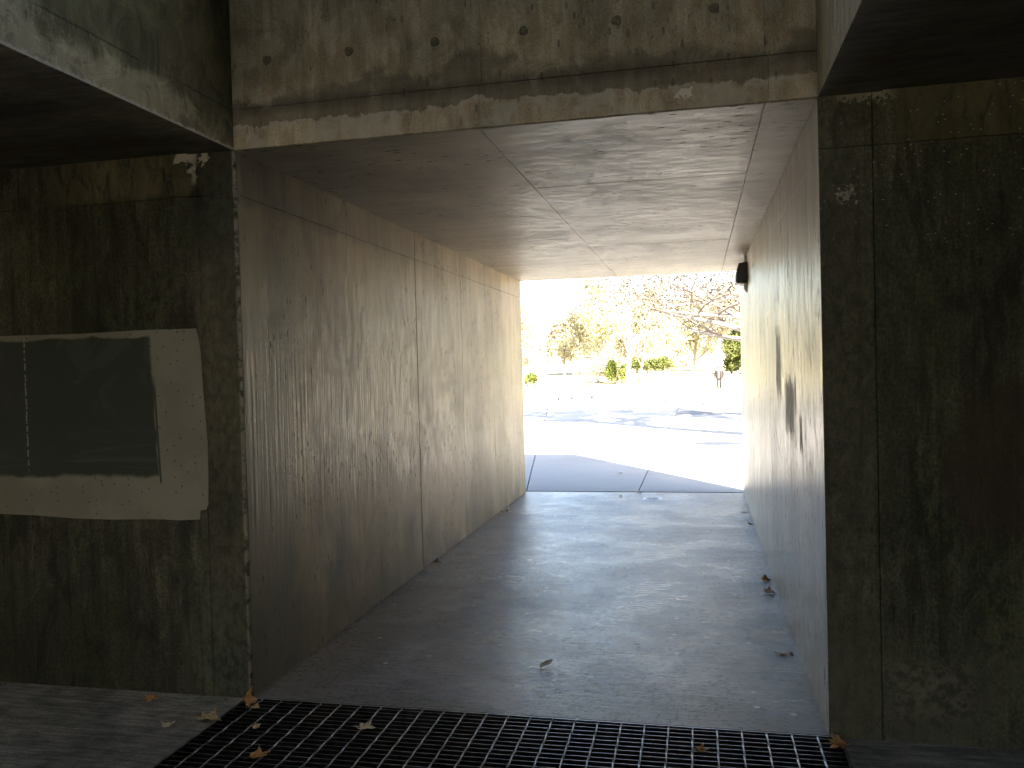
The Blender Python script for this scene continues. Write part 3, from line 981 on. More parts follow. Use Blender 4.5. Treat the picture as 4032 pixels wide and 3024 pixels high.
def leaf(x, y, z, size, rz, curl, mat, label, seed, tilt=0.0, lobed=True):
    rg = random.Random(seed)
    mb = MB()
    NR, NT = 4, 26
    mb.v.append((0, 0, 0))
    for i in range(1, NR + 1):
        f = i / NR
        for j in range(NT):
            t = 2 * PI * j / NT
            if lobed:
                rad = 0.66 + 0.19 * math.cos(5 * t) + 0.08 * math.cos(10 * t + 1) + rg.uniform(-0.06, 0.06)
                rad *= 0.8 if math.cos(t) < -0.6 else 1.0
            else:
                rad = 0.5 + 0.5 * abs(math.cos(t)) ** 1.5 * (1.15 if math.cos(t) > 0 else 0.9)
                rad *= 0.85 + rg.uniform(-0.03, 0.03)
            px, py = rad * f * math.cos(t), rad * f * math.sin(t) * (0.9 if lobed else 0.55)
            pz = curl * (0.75 * py * py + 0.30 * px * px * math.sin(2.0 * px + seed)) + 0.06 * math.sin(7 * px + 5 * py + seed) * f
            mb.v.append((px, py, pz))
    for j in range(NT):
        mb.f.append((0, 1 + j, 1 + (j + 1) % NT))
    for i in range(NR - 1):
        a, b = 1 + i * NT, 1 + (i + 1) * NT
        for j in range(NT):
            mb.f.append((a + j, b + j, b + (j + 1) % NT, a + (j + 1) % NT))
    R = Matrix.Rotation(rz, 3, 'Z') @ Matrix.Rotation(tilt, 3, 'X')
    vs = [R @ (Vector(v) * size) for v in mb.v]
    mn = min(v.z for v in vs)
    mb.v = [(v.x, v.y, v.z - mn) for v in vs]
    o = empty('fallen_leaf', (x, y, z))
    tag(o, label, 'leaf', 'fallen leaves')
    b = mb.build('blade', mat, o, True)
    b.modifiers.new('thickness', 'SOLIDIFY').thickness = 0.0012
    c = [R @ (Vector(q) * size) - Vector((0, 0, mn)) for q in ((-0.35, 0, 0.02), (-0.7, 0.05, 0.06), (-1.05, 0.0, 0.05))]
    c = [Vector((q.x, q.y, max(q.z, 0.0012))) for q in c]
    MB().tube(c, [0.0016, 0.0013, 0.001], 5).build('stalk', mat, o)
    return o


GZ = -0.004
leaf(-2.69, 3.62, 0, 0.050, 0.3, 0.5, LM['orange'], 'orange-brown leaf at the foot of the left wall', 1, 0.2)
leaf(-2.41, 3.356, 0, 0.042, 1.9, 0.7, LM['pale'], 'small pale yellow leaf on the floor left of the grating', 2)
leaf(-2.25, 3.43, 0, 0.070, 0.2, 0.9, LM['tan'], 'big tan leaf curled on the left edge of the grating', 3)
leaf(-2.17, 3.66, GZ, 0.060, 1.2, 1.4, LM['orange'], 'curled orange leaf standing in the far left corner of the grating', 4, 0.7)
leaf(-2.12, 3.61, GZ, 0.045, 2.9, 0.8, LM['tan'], 'tan leaf lying against the curled leaf in the grating corner', 5, 0.2)
leaf(-1.998, 3.417, GZ, 0.034, 2.2, 0.6, LM['tan'], 'small broken tan leaf on the dark left part of the grating', 6)
leaf(-1.836, 3.158, GZ, 0.062, 0.9, 0.5, LM['orange'], 'orange-tan leaf on the grating at the bottom edge of the picture', 7)
leaf(-1.498, 3.487, GZ, 0.058, 0.1, 0.5, LM['pale'], 'pale cream leaf on the middle of the grating', 8)
leaf(-2.14, 6.57, 0, 0.050, 0.7, 0.8, LM['brown'], 'dark brown leaf against the foot of the left passage wall', 9, 0.3)
leaf(-2.10, 8.96, 0, 0.070, 0.2, 1.3, LM['white'], 'bleached curled leaf by the left wall near the exit', 10)
leaf(-2.155, 8.90, 0, 0.045, 1.0, 0.9, LM['tan'], 'thin tan leaf tucked behind the bleached leaf by the left wall', 11, 0.2, False)
leaf(-0.828, 4.363, 0, 0.048, 0.9, 1.5, LM['white'], 'lone curled leaf with dark shadow in the middle of the passage floor', 12, 0.5, False)
leaf(0.41, 4.722, 0, 0.038, 3.0, 0.9, LM['orange'], 'orange leaf by the right wall, nearest the grating', 13, 0.2, False)
leaf(0.465, 4.74, 0, 0.034, 1.9, 1.2, LM['white'], 'bleached curled leaf touching the right wall beside the orange leaf', 14, 0.5, False)
leaf(0.445, 5.954, 0, 0.058, 0.15, 1.0, LM['white'], 'large bleached leaf beside the right wall, below the rust-brown one', 15, 0.3)
leaf(0.45, 6.305, 0, 0.050, 0.4, 0.9, LM['orange'], 'rust-brown leaf by the right wall halfway along the passage', 16, 0.5)
leaf(0.535, 3.64, GZ, 0.060, 0.2, 0.5, LM['orange'], 'orange leaf in the far right corner of the grating', 17, 0.3)
leaf(0.525, 3.685, GZ, 0.036, 1.2, 0.6, LM['pale'], 'small yellow leaf standing in the far right corner of the grating', 18, 0.9)
leaf(-0.017, 3.507, GZ, 0.036, 0.2, 0.7, LM['orange'], 'small orange leaf on the right half of the grating', 19, 0.2)
leaf(0.47, 8.469, 0, 0.040, 1.2, 0.8, LM['brown'], 'small dark leaf at the foot of the right wall towards the exit', 20, 0.4)
leaf(0.45, 9.142, 0, 0.045, 0.0, 0.7, LM['white'], 'small pale leaf at the foot of the right wall near the exit', 21, 0.1, False)
leaf(-0.95, 10.15, 0, 0.045, 0.1, 0.6, LM['white'], 'pale leaf on the floor left of the round drain cover', 22)
leaf(-0.75, 10.5, 0.0, 0.05, 0.4, 0.5, LM['tan'], 'tan leaf lying across the joint at the end of the passage floor', 23)
leaf(-1.15, 12.35, 0.0, 0.06, 0.2, 0.6, LM['white'], 'pale leaf on the shaded paving just outside the exit', 24)
for k_, (x_, y_) in enumerate([(-0.6, 3.28), (0.20, 3.35), (-1.2, 3.35), (-1.75, 3.52), (-1.05, 3.6), (-1.6, 3.25)]):
    o_ = leaf(x_, y_, -0.05 - 0.02 * (k_ % 3), 0.022, k_ * 1.3, 0.6, LM['brown' if k_ % 2 else 'tan'],
              ['brown leaf scrap caught in the grating near the bottom middle', 'leaf scrap between the bars below the small orange leaf',
               'leaf scrap in the grating right of the pale cream leaf', 'leaf scrap in the grating behind the small broken leaf',
               'leaf scrap in the grating close to the passage floor edge', 'leaf scrap in the grating right of the orange-tan leaf'][k_], 40 + k_)
    o_['group'] = 'leaf scraps caught in the grating'

# ------------------------------------------------------------------ trees
M_BARK_P = plain('pale_bark', (0.52, 0.47, 0.40), 0.8, 0, 0.2, 8)
M_BARK_D = plain('dark_bark', (0.16, 0.13, 0.105), 0.85, 0, 0.25, 10)
M_BARK_G = plain('grey_bark', (0.30, 0.265, 0.23), 0.85, 0, 0.25, 10)
M_TWIG = plain('reddish_twigs', (0.26, 0.185, 0.155), 0.8)


def foliage(name, c1, c2, tr=0.25):
    m = Mat(name)
    k = m.noise(m.X * 1.6, m.Y * 1.6, m.Z * 1.6, 3)
    q = m.noise(m.X * 14, m.Y * 14, m.Z * 14, 2)
    col = m.scale(m.mix(m.rgb(c1), c2, k.ss(0.35, 0.65)), q.ss(0.2, 0.8, 0.7, 1.3))
    m.done(col, 0.6, None, spec=0.2)
    tl = m.nt.nodes.new('ShaderNodeBsdfTranslucent')
    ms = m.nt.nodes.new('ShaderNodeMixShader')
    ms.inputs[0].default_value = tr
    m.nt.links.new(col, tl.inputs[0])
    m.nt.links.new(m.b.outputs[0], ms.inputs[1])
    m.nt.links.new(tl.outputs[0], ms.inputs[2])
    m.nt.links.new(ms.outputs[0], m.nt.nodes['Material Output'].inputs[0])
    return m.m


F_YEL = foliage('yellow_foliage', (0.33, 0.315, 0.19), (0.42, 0.39, 0.26))
F_BRN = foliage('russet_foliage', (0.30, 0.265, 0.19), (0.38, 0.34, 0.26))
F_GRN = foliage('bright_green_foliage', (0.075, 0.10, 0.018), (0.13, 0.15, 0.03))
F_DRK = foliage('evergreen_foliage', (0.055, 0.07, 0.02), (0.10, 0.11, 0.03))
F_TAN = foliage('faded_tan_foliage', (0.12, 0.10, 0.055), (0.16, 0.13, 0.08))


F_GREY = foliage('withered_grey_foliage', (0.05, 0.045, 0.035), (0.075, 0.065, 0.05))


def leaf_quads(mb, p, rg, n, spread, size):
    for _ in range(n):
        q = p + Vector((rg.gauss(0, spread), rg.gauss(0, spread), rg.gauss(0, spread * 0.8)))
        a = Vector((rg.uniform(-1, 1), rg.uniform(-1, 1), rg.uniform(-1, 1)))
        if a.length < 0.1:
            a = Vector((1, 0, 0))
        a.normalize()
        b = a.cross(Vector((rg.uniform(-1, 1), rg.uniform(-1, 1), rg.uniform(-1, 1))))
        if b.length < 0.05:
            continue
        b.normalize()
        s = size * rg.uniform(0.6, 1.3)
        mb.quad(q - a * s, q + b * s * 0.55, q + a * s, q - b * s * 0.55)


def tree(x, y, height, rad, label, seed, bark, twig=None, fol=None, nleaf=0, lsize=0.1, lspread=0.35, first=0.25,
         spread=0.45, levels=4, lean=(0, 0), stems=1, kids=(7, 5, 4, 3), name='bare_tree', group=None, cat='tree', up=0.25, ratio=0.5, zmin=None, thick=0.62):
    rg = random.Random(seed)
    trunk, crown, leaves = MB(), MB(), MB()

    def grow(p, d, L, r, lev):
        segs = max(2, 6 - lev)
        pts, rads = [p.copy()], [r]
        for i in range(segs):
            d = (d + Vector((rg.gauss(0, 0.10 + 0.05 * lev), rg.gauss(0, 0.10 + 0.05 * lev), rg.gauss(0, 0.06) + up * 0.12))).normalized()
            if zmin is not None and lev > 0 and p.z + d.z * L < zmin:
                d = Vector((d.x, d.y, abs(d.z) * 0.4 + 0.05)).normalized()
            p = p + d * (L / segs)
            pts.append(p.copy())
            f = (i + 1) / segs
            rads.append(r * (1 - f * (0.62 if lev == 0 else 0.75)))
        n = 8 if lev == 0 else (6 if lev == 1 else (4 if lev == 2 else 3))
        (trunk if lev <= 1 else crown).tube(pts, rads, n, lev == 0)
        if lev >= levels - 1:
            if fol and nleaf:
                for q in pts[1:]:
                    leaf_quads(leaves, q, rg, nleaf, lspread, lsize)
            return
        k = kids[min(lev, len(kids) - 1)]
        for i in range(k):
            f = (first if lev == 0 else 0.2) + (1 - (first if lev == 0 else 0.2)) * (i + rg.uniform(0.1, 0.9)) / k
            f = min(f, 0.98)
            g = f * segs
            j = min(int(g), segs - 1)
            q = pts[j].lerp(pts[j + 1], g - j)
            ax = (pts[j + 1] - pts[j]).normalized()
            t = rg.uniform(0, 2 * PI)
            e1 = ax.cross(Vector((0.3, 0.8, 0.1))).normalized()
            e2 = ax.cross(e1)
            out = (e1 * math.cos(t) + e2 * math.sin(t))
            ang = rg.uniform(0.7, 1.25) * spread * 2.0
            nd = (ax * math.cos(ang) + out * math.sin(ang) + Vector((0, 0, up))).normalized()
            rr_ = rads[j] + (rads[j + 1] - rads[j]) * (g - j)
            ll = L * ratio * rg.uniform(0.75, 1.15) * (1.15 - 0.5 * f)
            grow(q, nd, ll, min(rr_ * thick, r * (0.5 if thick < 0.7 else 0.62)), lev + 1)

    for s in range(stems):
        a = 2 * PI * s / max(stems, 1) + 0.6
        d0 = Vector((lean[0], lean[1], 1.0))
        off = Vector((0, 0, -0.15))
        if stems > 1:
            d0 += Vector((math.cos(a) * 0.55, math.sin(a) * 0.3, 0))
            off += Vector((math.cos(a) * rad * 0.7, math.sin(a) * rad * 0.7, 0))
        grow(off, d0.normalized(), height * (0.72 if levels > 2 else 1), rad, 0)
    o = empty(name, (x, y, ground_z(y) - 0.08))
    tag(o, label, cat, group)
    trunk.build('trunk', bark, o, True)
    if crown.v:
        cr = crown.build('crown', twig or bark, o)
        if leaves.v:
            leaves.build('foliage', fol, cr)
    elif leaves.v:
        leaves.build('crown', fol, o)
    return o


def bush(x, y, rx, ry, h, label, seed, fol, n, lsize, z0=0.0, group=None, stems=4, name='shrub', bark=None):
    rg = random.Random(seed)
    mb, st = MB(), MB()
    blobs = [(Vector((rg.uniform(-0.6, 0.6) * rx, rg.uniform(-0.6, 0.6) * ry, z0 + (h - z0) * rg.uniform(0.3, 0.75))), rg.uniform(0.35, 0.6)) for _ in range(9)]
    for _ in range(n):
        c, q = rg.choice(blobs)
        v = Vector((rg.gauss(0, 1), rg.gauss(0, 1), rg.gauss(0, 1))).normalized() * (rg.random() ** 0.4)
        p = c + Vector((v.x * rx * q, v.y * ry * q, v.z * (h - z0) * q * 0.75))
        if p.z < z0 * 0.8 + 0.03:
            continue
        leaf_quads(mb, p, rg, 1, 0.02, lsize)
    for k in range(stems):
        a = rg.uniform(0, 2 * PI)
        tip = Vector((math.cos(a) * rx * 0.5, math.sin(a) * ry * 0.5, h * 0.6))
        b = Vector((rg.uniform(-0.35, 0.35) * rx, rg.uniform(-0.2, 0.2) * ry, -0.1))
        st.tube([b, b.lerp(tip, 0.5) + Vector((rg.uniform(-0.1, 0.1), 0, 0.05)), tip], [0.05, 0.035, 0.015], 5)
    o = empty(name, (x, y, ground_z(y) - 0.08))
    tag(o, label, 'shrub', group)
    st.build('stem', bark or M_BARK_D, o)
    mb.build('foliage', fol, o)
    return o


# trees just outside to the right, known by their shadows on the plaza
tree(2.6, 17.6, 15.5, 0.42, 'large bare tree out of sight right of the exit, shading the plaza', 11, M_BARK_G, M_BARK_G, F_TAN, 1, 0.10, 0.2, 0.42,
     0.44, 5, kids=(11, 7, 5, 4), group='plaza trees', up=0.22, ratio=0.5, thick=0.85)
tree(6.2, 18.5, 16.5, 0.42, 'second large bare tree shading the plaza from the right', 12, M_BARK_G, M_BARK_G, F_TAN, 1, 0.10, 0.2, 0.40,
     0.44, 5, kids=(11, 7, 5, 4), group='plaza trees', up=0.22, ratio=0.5, thick=0.85)
tree(3.2, 33.0, 11.0, 0.30, 'leafy branching tree reaching in from the right above the plaza', 13, M_BARK_G, M_BARK_D, F_GREY, 2, 0.065, 0.30, 0.32,
     0.60, 5, kids=(13, 7, 6, 4), up=0.02, name='plane_tree', group='plaza trees', ratio=0.80, lean=(-0.04, 0.03), zmin=3.5)
tree(9.5, 40.0, 12.0, 0.34, 'farther tree right of the plaza whose shade crosses the path', 14, M_BARK_G, M_BARK_G, F_TAN, 6, 0.12, 0.35, 0.34,
     0.46, 5, kids=(10, 6, 4, 4), up=0.15, name='plane_tree', group='plaza trees', ratio=0.52)
# trees on the lawn
tree(-15.6, 84.4, 15.0, 0.29, 'tall bare white-trunked tree at the left end of the lawn', 21, M_BARK_P, M_BARK_D, first=0.38, spread=0.30, levels=4,
     kids=(8, 5, 4), up=0.5, group='lawn trees')
tree(-6.9, 84.8, 11.5, 0.26, 'pale thick-trunked bare tree beside the bright green shrub', 22, M_BARK_P, M_TWIG, first=0.25, spread=0.32, levels=5,
     kids=(9, 6, 5, 3), up=0.45, group='lawn trees')
tree(-6.05, 88.4, 10.5, 0.15, 'slim dark-trunked bare tree with fine reddish twigs before the hedge', 23, M_BARK_D, M_TWIG, first=0.22, spread=0.34, levels=5,
     kids=(9, 6, 5, 3), up=0.4, group='lawn trees')
tree(0.0, 76.6, 4.6, 0.15, 'low forked bare tree with spreading twigs left of the walker', 24, M_BARK_G, M_TWIG, first=0.3, spread=0.42, levels=5,
     kids=(6, 5, 5, 3), stems=2, up=0.2, name='forked_tree', group='lawn trees')
tree(-13.6, 90.0, 4.4, 0.12, 'small twisted bare tree behind the left lawn', 25, M_BARK_G, M_TWIG, first=0.3, spread=0.45, levels=4,
     kids=(6, 5, 4), stems=2, up=0.15, name='forked_tree', group='lawn trees')
# yellowing trees behind
for k_, (x_, y_, h_, f_, lb) in enumerate([
        (-25.5, 112, 11.0, F_YEL, 'pale yellow tree at the far left behind the white trunk'),
        (-20.3, 103, 10.0, F_BRN, 'russet tree right behind the white-trunked tree'),
        (-16.0, 116, 12.0, F_YEL, 'pale yellow tree left of the tall autumn tree'),
        (-11.4, 106, 16.0, F_YEL, 'tallest yellow-brown autumn tree in the middle of the background'),
        (-7.9, 114, 14.5, F_BRN, 'brown-leaved tree behind the two bare lawn trees'),
        (-4.2, 110, 12.0, F_YEL, 'yellow tree above the dark green hedge'),
        (-0.6, 120, 12.0, F_YEL, 'yellow tree behind the low forked tree'),
        (3.0, 114, 13.0, F_BRN, 'faded tree behind the evergreen on the right'),
        (-30.0, 150, 13.0, F_YEL, 'far yellow tree in the gap at the left edge'),
        (-23.0, 145, 12.0, F_BRN, 'far russet tree left of the distant park lamp'),
        (-16.5, 150, 13.0, F_YEL, 'far yellow tree behind the distant park lamp'),
        (-9.0, 148, 14.0, F_YEL, 'far yellow tree showing below the tallest autumn tree'),
        (-2.0, 150, 13.0, F_BRN, 'far russet tree showing through the yellow crowns above the hedge'),
        (4.5, 148, 13.0, F_YEL, 'far yellow tree half hidden behind the evergreen')]):
    tree(x_, y_, h_, 0.24, lb, 60 + k_, M_BARK_G, M_BARK_G, f_, 8, 0.16 if y_ < 130 else 0.22, 0.55 if y_ < 130 else 0.75, 0.14, 0.46, 4, kids=(12, 6, 5),
         up=0.15, name='autumn_tree', group='autumn trees behind the lawn', ratio=0.46)
# evergreen at the right edge
tree(5.0, 100.0, 7.6, 0.22, 'dense dark evergreen beside the right edge of the exit', 91, M_BARK_D, M_BARK_D, F_DRK, 14, 0.15, 0.30, 0.10,
     0.62, 4, kids=(16, 6, 4), up=-0.02, name='evergreen_tree', ratio=0.42)
# shrubs
bush(-8.3, 88.0, 1.15, 1.0, 2.7, 'bright green rounded shrub at the foot of the pale tree', 31, F_GRN, 2600, 0.10)
bush(-10.3, 89.6, 1.6, 1.2, 3.2, 'brown twiggy shrub left of the bright green one', 32, F_BRN, 2000, 0.09)
bush(-17.3, 86.5, 0.9, 0.8, 1.5, 'small green shrub at the left edge of the exit', 33, F_GRN, 1200, 0.09)
for k_, (x_, lb) in enumerate([(-6.9, 'dark green hedge shrub nearest the slim tree'), (-5.2, 'middle dark green shrub of the raised hedge'),
                               (-3.4, 'right-hand dark green shrub of the raised hedge')]):
    bush(x_, 95.0, 1.35, 0.9, 2.35, lb, 34 + k_, F_DRK, 1900, 0.11, 0.75, 'raised hedge shrubs', 5)

# ------------------------------------------------------------------ park furniture
M_BLACK = plain('black_painted_steel', (0.02, 0.019, 0.018), 0.5)
M_GLASS = plain('lamp_glass', (0.5, 0.5, 0.48), 0.3)


def park_lamp(x, y, h, w, label, pole=0.05):
    o = empty('park_lamp', (x, y, ground_z(y) - 0.09))
    tag(o, label, 'lamp post', 'park lamps')
    MB().lathe([(pole * 1.8, 0), (pole * 1.8, 0.12), (pole, 0.16), (pole * 0.8, h - 0.28)], 10).build('post', M_BLACK, o)
    MB().lathe([(0.05, h - 0.28), (w * 0.30, h - 0.06), (w * 0.32, h - 0.02)], 14).build('globe', M_GLASS, o)
    MB().lathe([(w * 0.46, h - 0.03), (w * 0.5, h), (w * 0.40, h + 0.05), (0.06, h + 0.10)], 20).build('hat', M_BLACK, o)
    for j in range(3):
        t = 2 * PI * j / 3 + 0.4
        MB().tube([Vector((0.05 * math.cos(t), 0.05 * math.sin(t), h - 0.32)), Vector((w * 0.4 * math.cos(t), w * 0.4 * math.sin(t), h - 0.02))],
                  [0.018, 0.018], 5).build('bracket', M_BLACK, o)
    return o


park_lamp(-10.8, 84.0, 2.85, 0.9, 'black park lamp with a flat hat left of the brown shrub')
park_lamp(-17.6, 112.0, 3.9, 0.45, 'distant slim park lamp behind the small twisted tree', 0.05)
park_lamp(2.53, 13.85, 3.2, 0.98, 'round-hatted park lamp out of sight right of the exit, casting the oval shadow')
for (x_, y_, lb) in [(-7.83, 47.3, 'small ground stub at the lawn edge, leftmost of three'), (-7.3, 48.9, 'small ground stub at the lawn edge, middle of three'),
                     (-6.25, 50.1, 'small ground stub at the lawn edge, rightmost of three')]:
    o = empty('path_light', (x_, y_, ground_z(y_) - 0.1))
    tag(o, lb, 'path light', 'path lights at the lawn edge')
    MB().lathe([(0.05, 0), (0.05, 0.13), (0.045, 0.15)], 10).build('post', M_BLACK, o)
    MB().lathe([(0.07, 0.15), (0.075, 0.165), (0.05, 0.19), (0.01, 0.2)], 12).build('cap', M_BLACK, o)
M_STONE = plain('pale_limestone', (0.5, 0.47, 0.41), 0.8, 0, 0.2, 4)
for k_, (x_, w_, lb) in enumerate([(3.2, 0.75, 'pale stone block left of the evergreen trunk'), (4.15, 0.55, 'pale stone block against the evergreen trunk'),
                                   (5.6, 1.1, 'long pale stone block right of the evergreen trunk')]):
    rg = random.Random(500 + k_)
    bm = bmesh.new()
    bmesh.ops.create_cube(bm, size=1.0)
    bmesh.ops.bevel(bm, geom=bm.edges[:], offset=0.08, segments=2, affect='EDGES')
    for v in bm.verts:
        v.co = Vector((v.co.x * w_, v.co.y * 0.5, (v.co.z + 0.5) * 0.5)) + Vector([rg.uniform(-0.02, 0.02) for _ in range(3)])
    me = bpy.data.meshes.new('stone_block')
    bm.to_mesh(me)
    bm.free()
    me.materials.append(M_STONE)
    o = bpy.data.objects.new('stone_block', me)
    COL.objects.link(o)
    o.location = (x_, 97.0, ground_z(97.0) - 0.14)
    tag(o, lb, 'stone', 'stone blocks by the evergreen')

# ------------------------------------------------------------------ person walking towards the camera
M_SKIN = plain('skin', (0.25, 0.15, 0.11), 0.55, 0, 0.05)
M_JACKET = plain('brown_jacket', (0.014, 0.009, 0.007), 0.8)
M_SHIRT = plain('grey_shirt', (0.055, 0.05, 0.05), 0.8)
M_TROUS = plain('dark_trousers', (0.008, 0.008, 0.009), 0.8)
M_SHOE = plain('white_shoes', (0.7, 0.7, 0.68), 0.6)
M_HAIR = plain('dark_hair', (0.010, 0.007, 0.005), 0.7)


def skin(name, verts, edges, radii, mat, parent, root=0, sub=2):
    me = bpy.data.meshes.new(name)
    me.from_pydata(verts, edges, [])
    o = bpy.data.objects.new(name, me)
    COL.objects.link(o)
    o.parent = parent
    me.materials.append(mat)
    md = o.modifiers.new('skin', 'SKIN')
    md.use_smooth_shade = True
    for i, r_ in enumerate(radii):
        sv = me.skin_vertices[0].data[i]
        sv.radius = r_ if isinstance(r_, tuple) else (r_, r_)
        sv.use_root = (i == root)
    s_ = o.modifiers.new('smooth', 'SUBSURF')
    s_.levels = s_.render_levels = sub
    return o


ps = empty('person', (1.38, 57.2, ground_z(57.2)), 0.0)
tag(ps, 'walking person in open brown jacket, grey shirt and dark trousers on the path', 'person')
# local axes: -y faces the camera, +x to the picture's right
J_ = [(0, 0, 0.96), (0, 0.0, 1.10), (0, 0.01, 1.28), (0, 0.01, 1.42), (0, 0.0, 1.50),            # pelvis .. neck
      (-0.09, 0.0, 0.90), (-0.10, -0.02, 0.50), (-0.07, 0.02, 0.09), (-0.07, -0.12, 0.04),       # right leg
      (0.09, 0.0, 0.90), (0.10, 0.02, 0.50), (0.06, 0.22, 0.14), (0.06, 0.12, 0.05),             # left leg trailing
      (-0.18, 0.01, 1.40), (-0.27, 0.03, 1.14), (-0.25, -0.06, 0.92),                            # right arm
      (0.18, 0.01, 1.40), (0.29, 0.05, 1.15), (0.24, -0.06, 0.96)]
E_ = [(0, 1), (1, 2), (2, 3), (3, 4), (0, 5), (5, 6), (6, 7), (7, 8), (0, 9), (9, 10), (10, 11), (11, 12),
      (3, 13), (13, 14), (14, 15), (3, 16), (16, 17), (17, 18)]
R_ = [(0.14, 0.10), (0.12, 0.09), (0.14, 0.10), (0.12, 0.08), 0.05, 0.085, 0.06, 0.04, 0.035, 0.085, 0.06, 0.04, 0.035,
      0.055, 0.045, 0.032, 0.055, 0.045, 0.032]
body = skin('body', J_, E_, R_, M_SKIN, ps)
hd = MB()
nu, nv = 16, 12
for i in range(nv + 1):
    ph = PI * i / nv
    for j in range(nu):
        t = 2 * PI * j / nu
        sx, sy, sz = math.sin(ph) * math.cos(t), math.sin(ph) * math.sin(t), math.cos(ph)
        w = 1.0 if sz > -0.2 else 1.0 - 0.35 * (-0.2 - sz)
        px, py, pz = 0.076 * sx * w, 0.095 * sy * w, 0.118 * sz
        if sy < -0.85 and abs(sx) < 0.3 and -0.35 < sz < 0.1:
            py -= 0.022                                   # nose
        if sy < -0.6 and 0.05 < sz < 0.3 and 0.25 < abs(sx) < 0.6:
            py += 0.012                                   # eye sockets
        hd.v.append((px, py - 0.01, 1.605 + pz))
for i in range(nv):
    for j in range(nu):
        hd.f.append((i * nu + j, (i + 1) * nu + j, (i + 1) * nu + (j + 1) % nu, i * nu + (j + 1) % nu))
hd.build('head', M_SKIN, ps, True)
for sx in (-1, 1):
    MB().lathe([(0.004, -0.006), (0.011, 0.0), (0.004, 0.006)], 8, (sx * 0.03, -0.094, 1.625)).build('eye', M_HAIR, ps)
MB().box((-0.025, -0.098, 1.553), (0.025, -0.088, 1.561)).build('mouth', plain('lips', (0.30, 0.13, 0.11), 0.5), ps)
# hands: palm and five fingers
for sx, wx, wy, wz in ((-1, -0.25, -0.07, 0.90), (1, 0.24, -0.07, 0.94)):
    hv = [(wx, wy, wz), (wx, wy - 0.02, wz - 0.07)]
    he = [(0, 1)]
    hr = [(0.024, 0.016), (0.034, 0.014)]
    for f_, (dy, ln) in enumerate([(-0.033, 0.065), (-0.012, 0.075), (0.010, 0.070), (0.030, 0.055)]):
        b_ = len(hv)
        hv += [(wx, wy - 0.02 + dy, wz - 0.085), (wx - sx * 0.01, wy - 0.025 + dy, wz - 0.085 - ln * 0.55), (wx - sx * 0.03, wy - 0.02 + dy, wz - 0.085 - ln)]
        he += [(1, b_), (b_, b_ + 1), (b_ + 1, b_ + 2)]
        hr += [0.009, 0.0085, 0.007]
    b_ = len(hv)
    hv += [(wx - sx * 0.012, wy - 0.05, wz - 0.04), (wx - sx * 0.022, wy - 0.07, wz - 0.075)]
    he += [(0, b_), (b_, b_ + 1)]
    hr += [0.010, 0.008]
    skin('hand', hv, he, hr, M_SKIN, ps, 0, 1)
# clothes
skin('trousers', [(0, 0, 1.0), (0, 0, 0.93), (-0.095, 0, 0.86), (-0.10, -0.02, 0.50), (-0.07, 0.02, 0.10), (0.095, 0, 0.86), (0.10, 0.02, 0.50), (0.06, 0.21, 0.17)],
     [(0, 1), (1, 2), (2, 3), (3, 4), (1, 5), (5, 6), (6, 7)], [(0.15, 0.11), (0.15, 0.11), 0.10, 0.075, 0.06, 0.10, 0.075, 0.06], M_TROUS, ps)
skin('shirt', [(0, -0.01, 0.93), (0, -0.01, 1.10), (0, 0, 1.30), (0, 0, 1.42), (0, 0, 1.49)], [(0, 1), (1, 2), (2, 3), (3, 4)],
     [(0.15, 0.12), (0.14, 0.115), (0.15, 0.115), (0.12, 0.095), (0.06, 0.06)], M_SHIRT, ps)
for sx in (-1, 1):
    fr_ = [(sx * 0.15, -0.035, 0.84), (sx * 0.145, -0.045, 1.05), (sx * 0.135, -0.03, 1.28), (sx * 0.11, 0.0, 1.42)]
    skin('jacket_front', fr_, [(0, 1), (1, 2), (2, 3)], [(0.075, 0.13), (0.08, 0.125), (0.085, 0.12), (0.08, 0.09)], M_JACKET, ps)
    a_ = [(sx * 0.15, 0.01, 1.43), (sx * 0.215, 0.015, 1.36), (sx * 0.30, 0.045, 1.13), (sx * 0.25, -0.05, 0.93)]
    skin('jacket_sleeve', a_, [(0, 1), (1, 2), (2, 3)], [0.07, 0.08, 0.07, 0.06], M_JACKET, ps)
skin('jacket_back', [(0, 0.07, 0.84), (0, 0.07, 1.10), (0, 0.06, 1.30), (0, 0.05, 1.44)], [(0, 1), (1, 2), (2, 3)],
     [(0.20, 0.07), (0.19, 0.07), (0.20, 0.07), (0.15, 0.06)], M_JACKET, ps)
skin('shoe', [(-0.07, 0.05, 0.05), (-0.07, -0.06, 0.045), (-0.07, -0.17, 0.035)], [(0, 1), (1, 2)], [0.045, 0.045, 0.035], M_SHOE, ps, 0, 1)
skin('shoe', [(0.06, 0.26, 0.13), (0.06, 0.18, 0.08), (0.06, 0.10, 0.04)], [(0, 1), (1, 2)], [0.045, 0.045, 0.035], M_SHOE, ps, 0, 1)
skin('hair', [(0, 0.03, 1.70), (-0.05, 0.04, 1.66), (-0.10, 0.05, 1.60), (-0.16, 0.06, 1.60), (0.06, 0.04, 1.66), (0.12, 0.05, 1.58), (0.17, 0.05, 1.53), (0, 0.07, 1.60)],
     [(0, 1), (1, 2), (2, 3), (0, 4), (4, 5), (5, 6), (0, 7)], [(0.085, 0.09), 0.065, 0.05, 0.03, 0.065, 0.05, 0.02, 0.08], M_HAIR, ps)

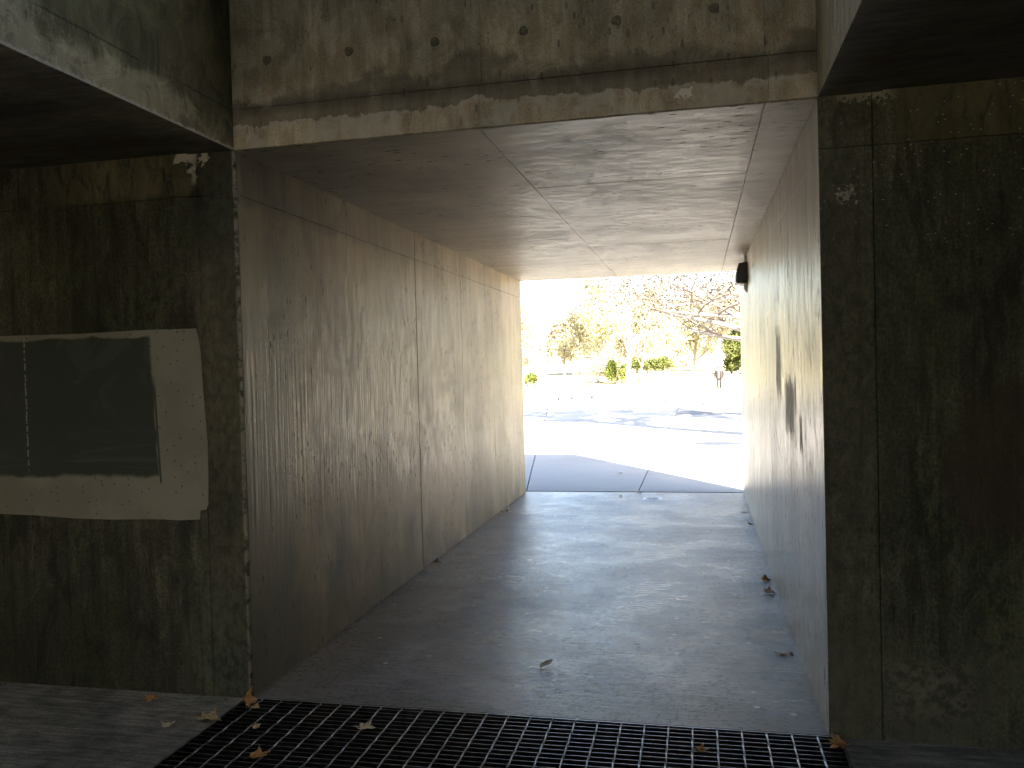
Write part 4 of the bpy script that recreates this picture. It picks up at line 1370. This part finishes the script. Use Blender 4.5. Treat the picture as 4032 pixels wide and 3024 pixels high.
# ------------------------------------------------------------------ crumbs and grit along the foot of the walls
rg = random.Random(77)
mb = MB()
for k_ in range(900):
    u_ = rg.random()
    if u_ < 0.38:
        x_, y_ = XL + abs(rg.gauss(0.012, 0.03)), rg.uniform(YN + 0.05, YF)
    elif u_ < 0.62:
        x_, y_ = XR - abs(rg.gauss(0.012, 0.03)), rg.uniform(YN + 0.05, YF)
    elif u_ < 0.80:
        x_, y_ = rg.uniform(-4.0, GX0 - 0.02), YN - abs(rg.gauss(0.012, 0.04))
    else:
        x_, y_ = rg.uniform(XL + 0.05, XR - 0.05), rg.uniform(YN + 0.1, YF)
    r_ = rg.uniform(0.0015, 0.005) * (1.6 if rg.random() < 0.06 else 1)
    i_ = len(mb.v)
    a_ = rg.uniform(0, PI)
    for t_ in range(4):
        mb.v.append((x_ + r_ * rg.uniform(0.7, 1.4) * math.cos(a_ + t_ * PI / 2), y_ + r_ * rg.uniform(0.7, 1.4) * math.sin(a_ + t_ * PI / 2), 0.0004))
    mb.v.append((x_, y_, r_ * rg.uniform(0.5, 1.0)))
    mb.f += [(i_, i_ + 1, i_ + 4), (i_ + 1, i_ + 2, i_ + 4), (i_ + 2, i_ + 3, i_ + 4), (i_ + 3, i_, i_ + 4)]
gt = mb.build('grit', plain('grit', (0.10, 0.075, 0.05), 0.9, 0, 0.6, 90))
gt['kind'] = 'stuff'
gt['label'] = 'loose grit and leaf crumbs along the foot of the walls'
gt['category'] = 'grit'

# ------------------------------------------------------------------ far-off wood closing the view
rg = random.Random(909)
mb = MB()
for k_ in range(9000):
    x_ = rg.uniform(-75, 35)
    y_ = rg.uniform(178, 200)
    top_ = 6.0 + 3.0 * math.sin(x_ * 0.31) + 2.0 * math.sin(x_ * 0.83 + 1)
    z_ = ground_z(y_) + rg.random() ** 0.8 * top_
    leaf_quads(mb, Vector((x_, y_, z_)), rg, 1, 0.3, 0.45)
wd = mb.build('distant_wood', F_YEL)
wd['kind'] = 'stuff'
wd['label'] = 'far-off pale yellow wood behind the autumn trees'
wd['category'] = 'wood'
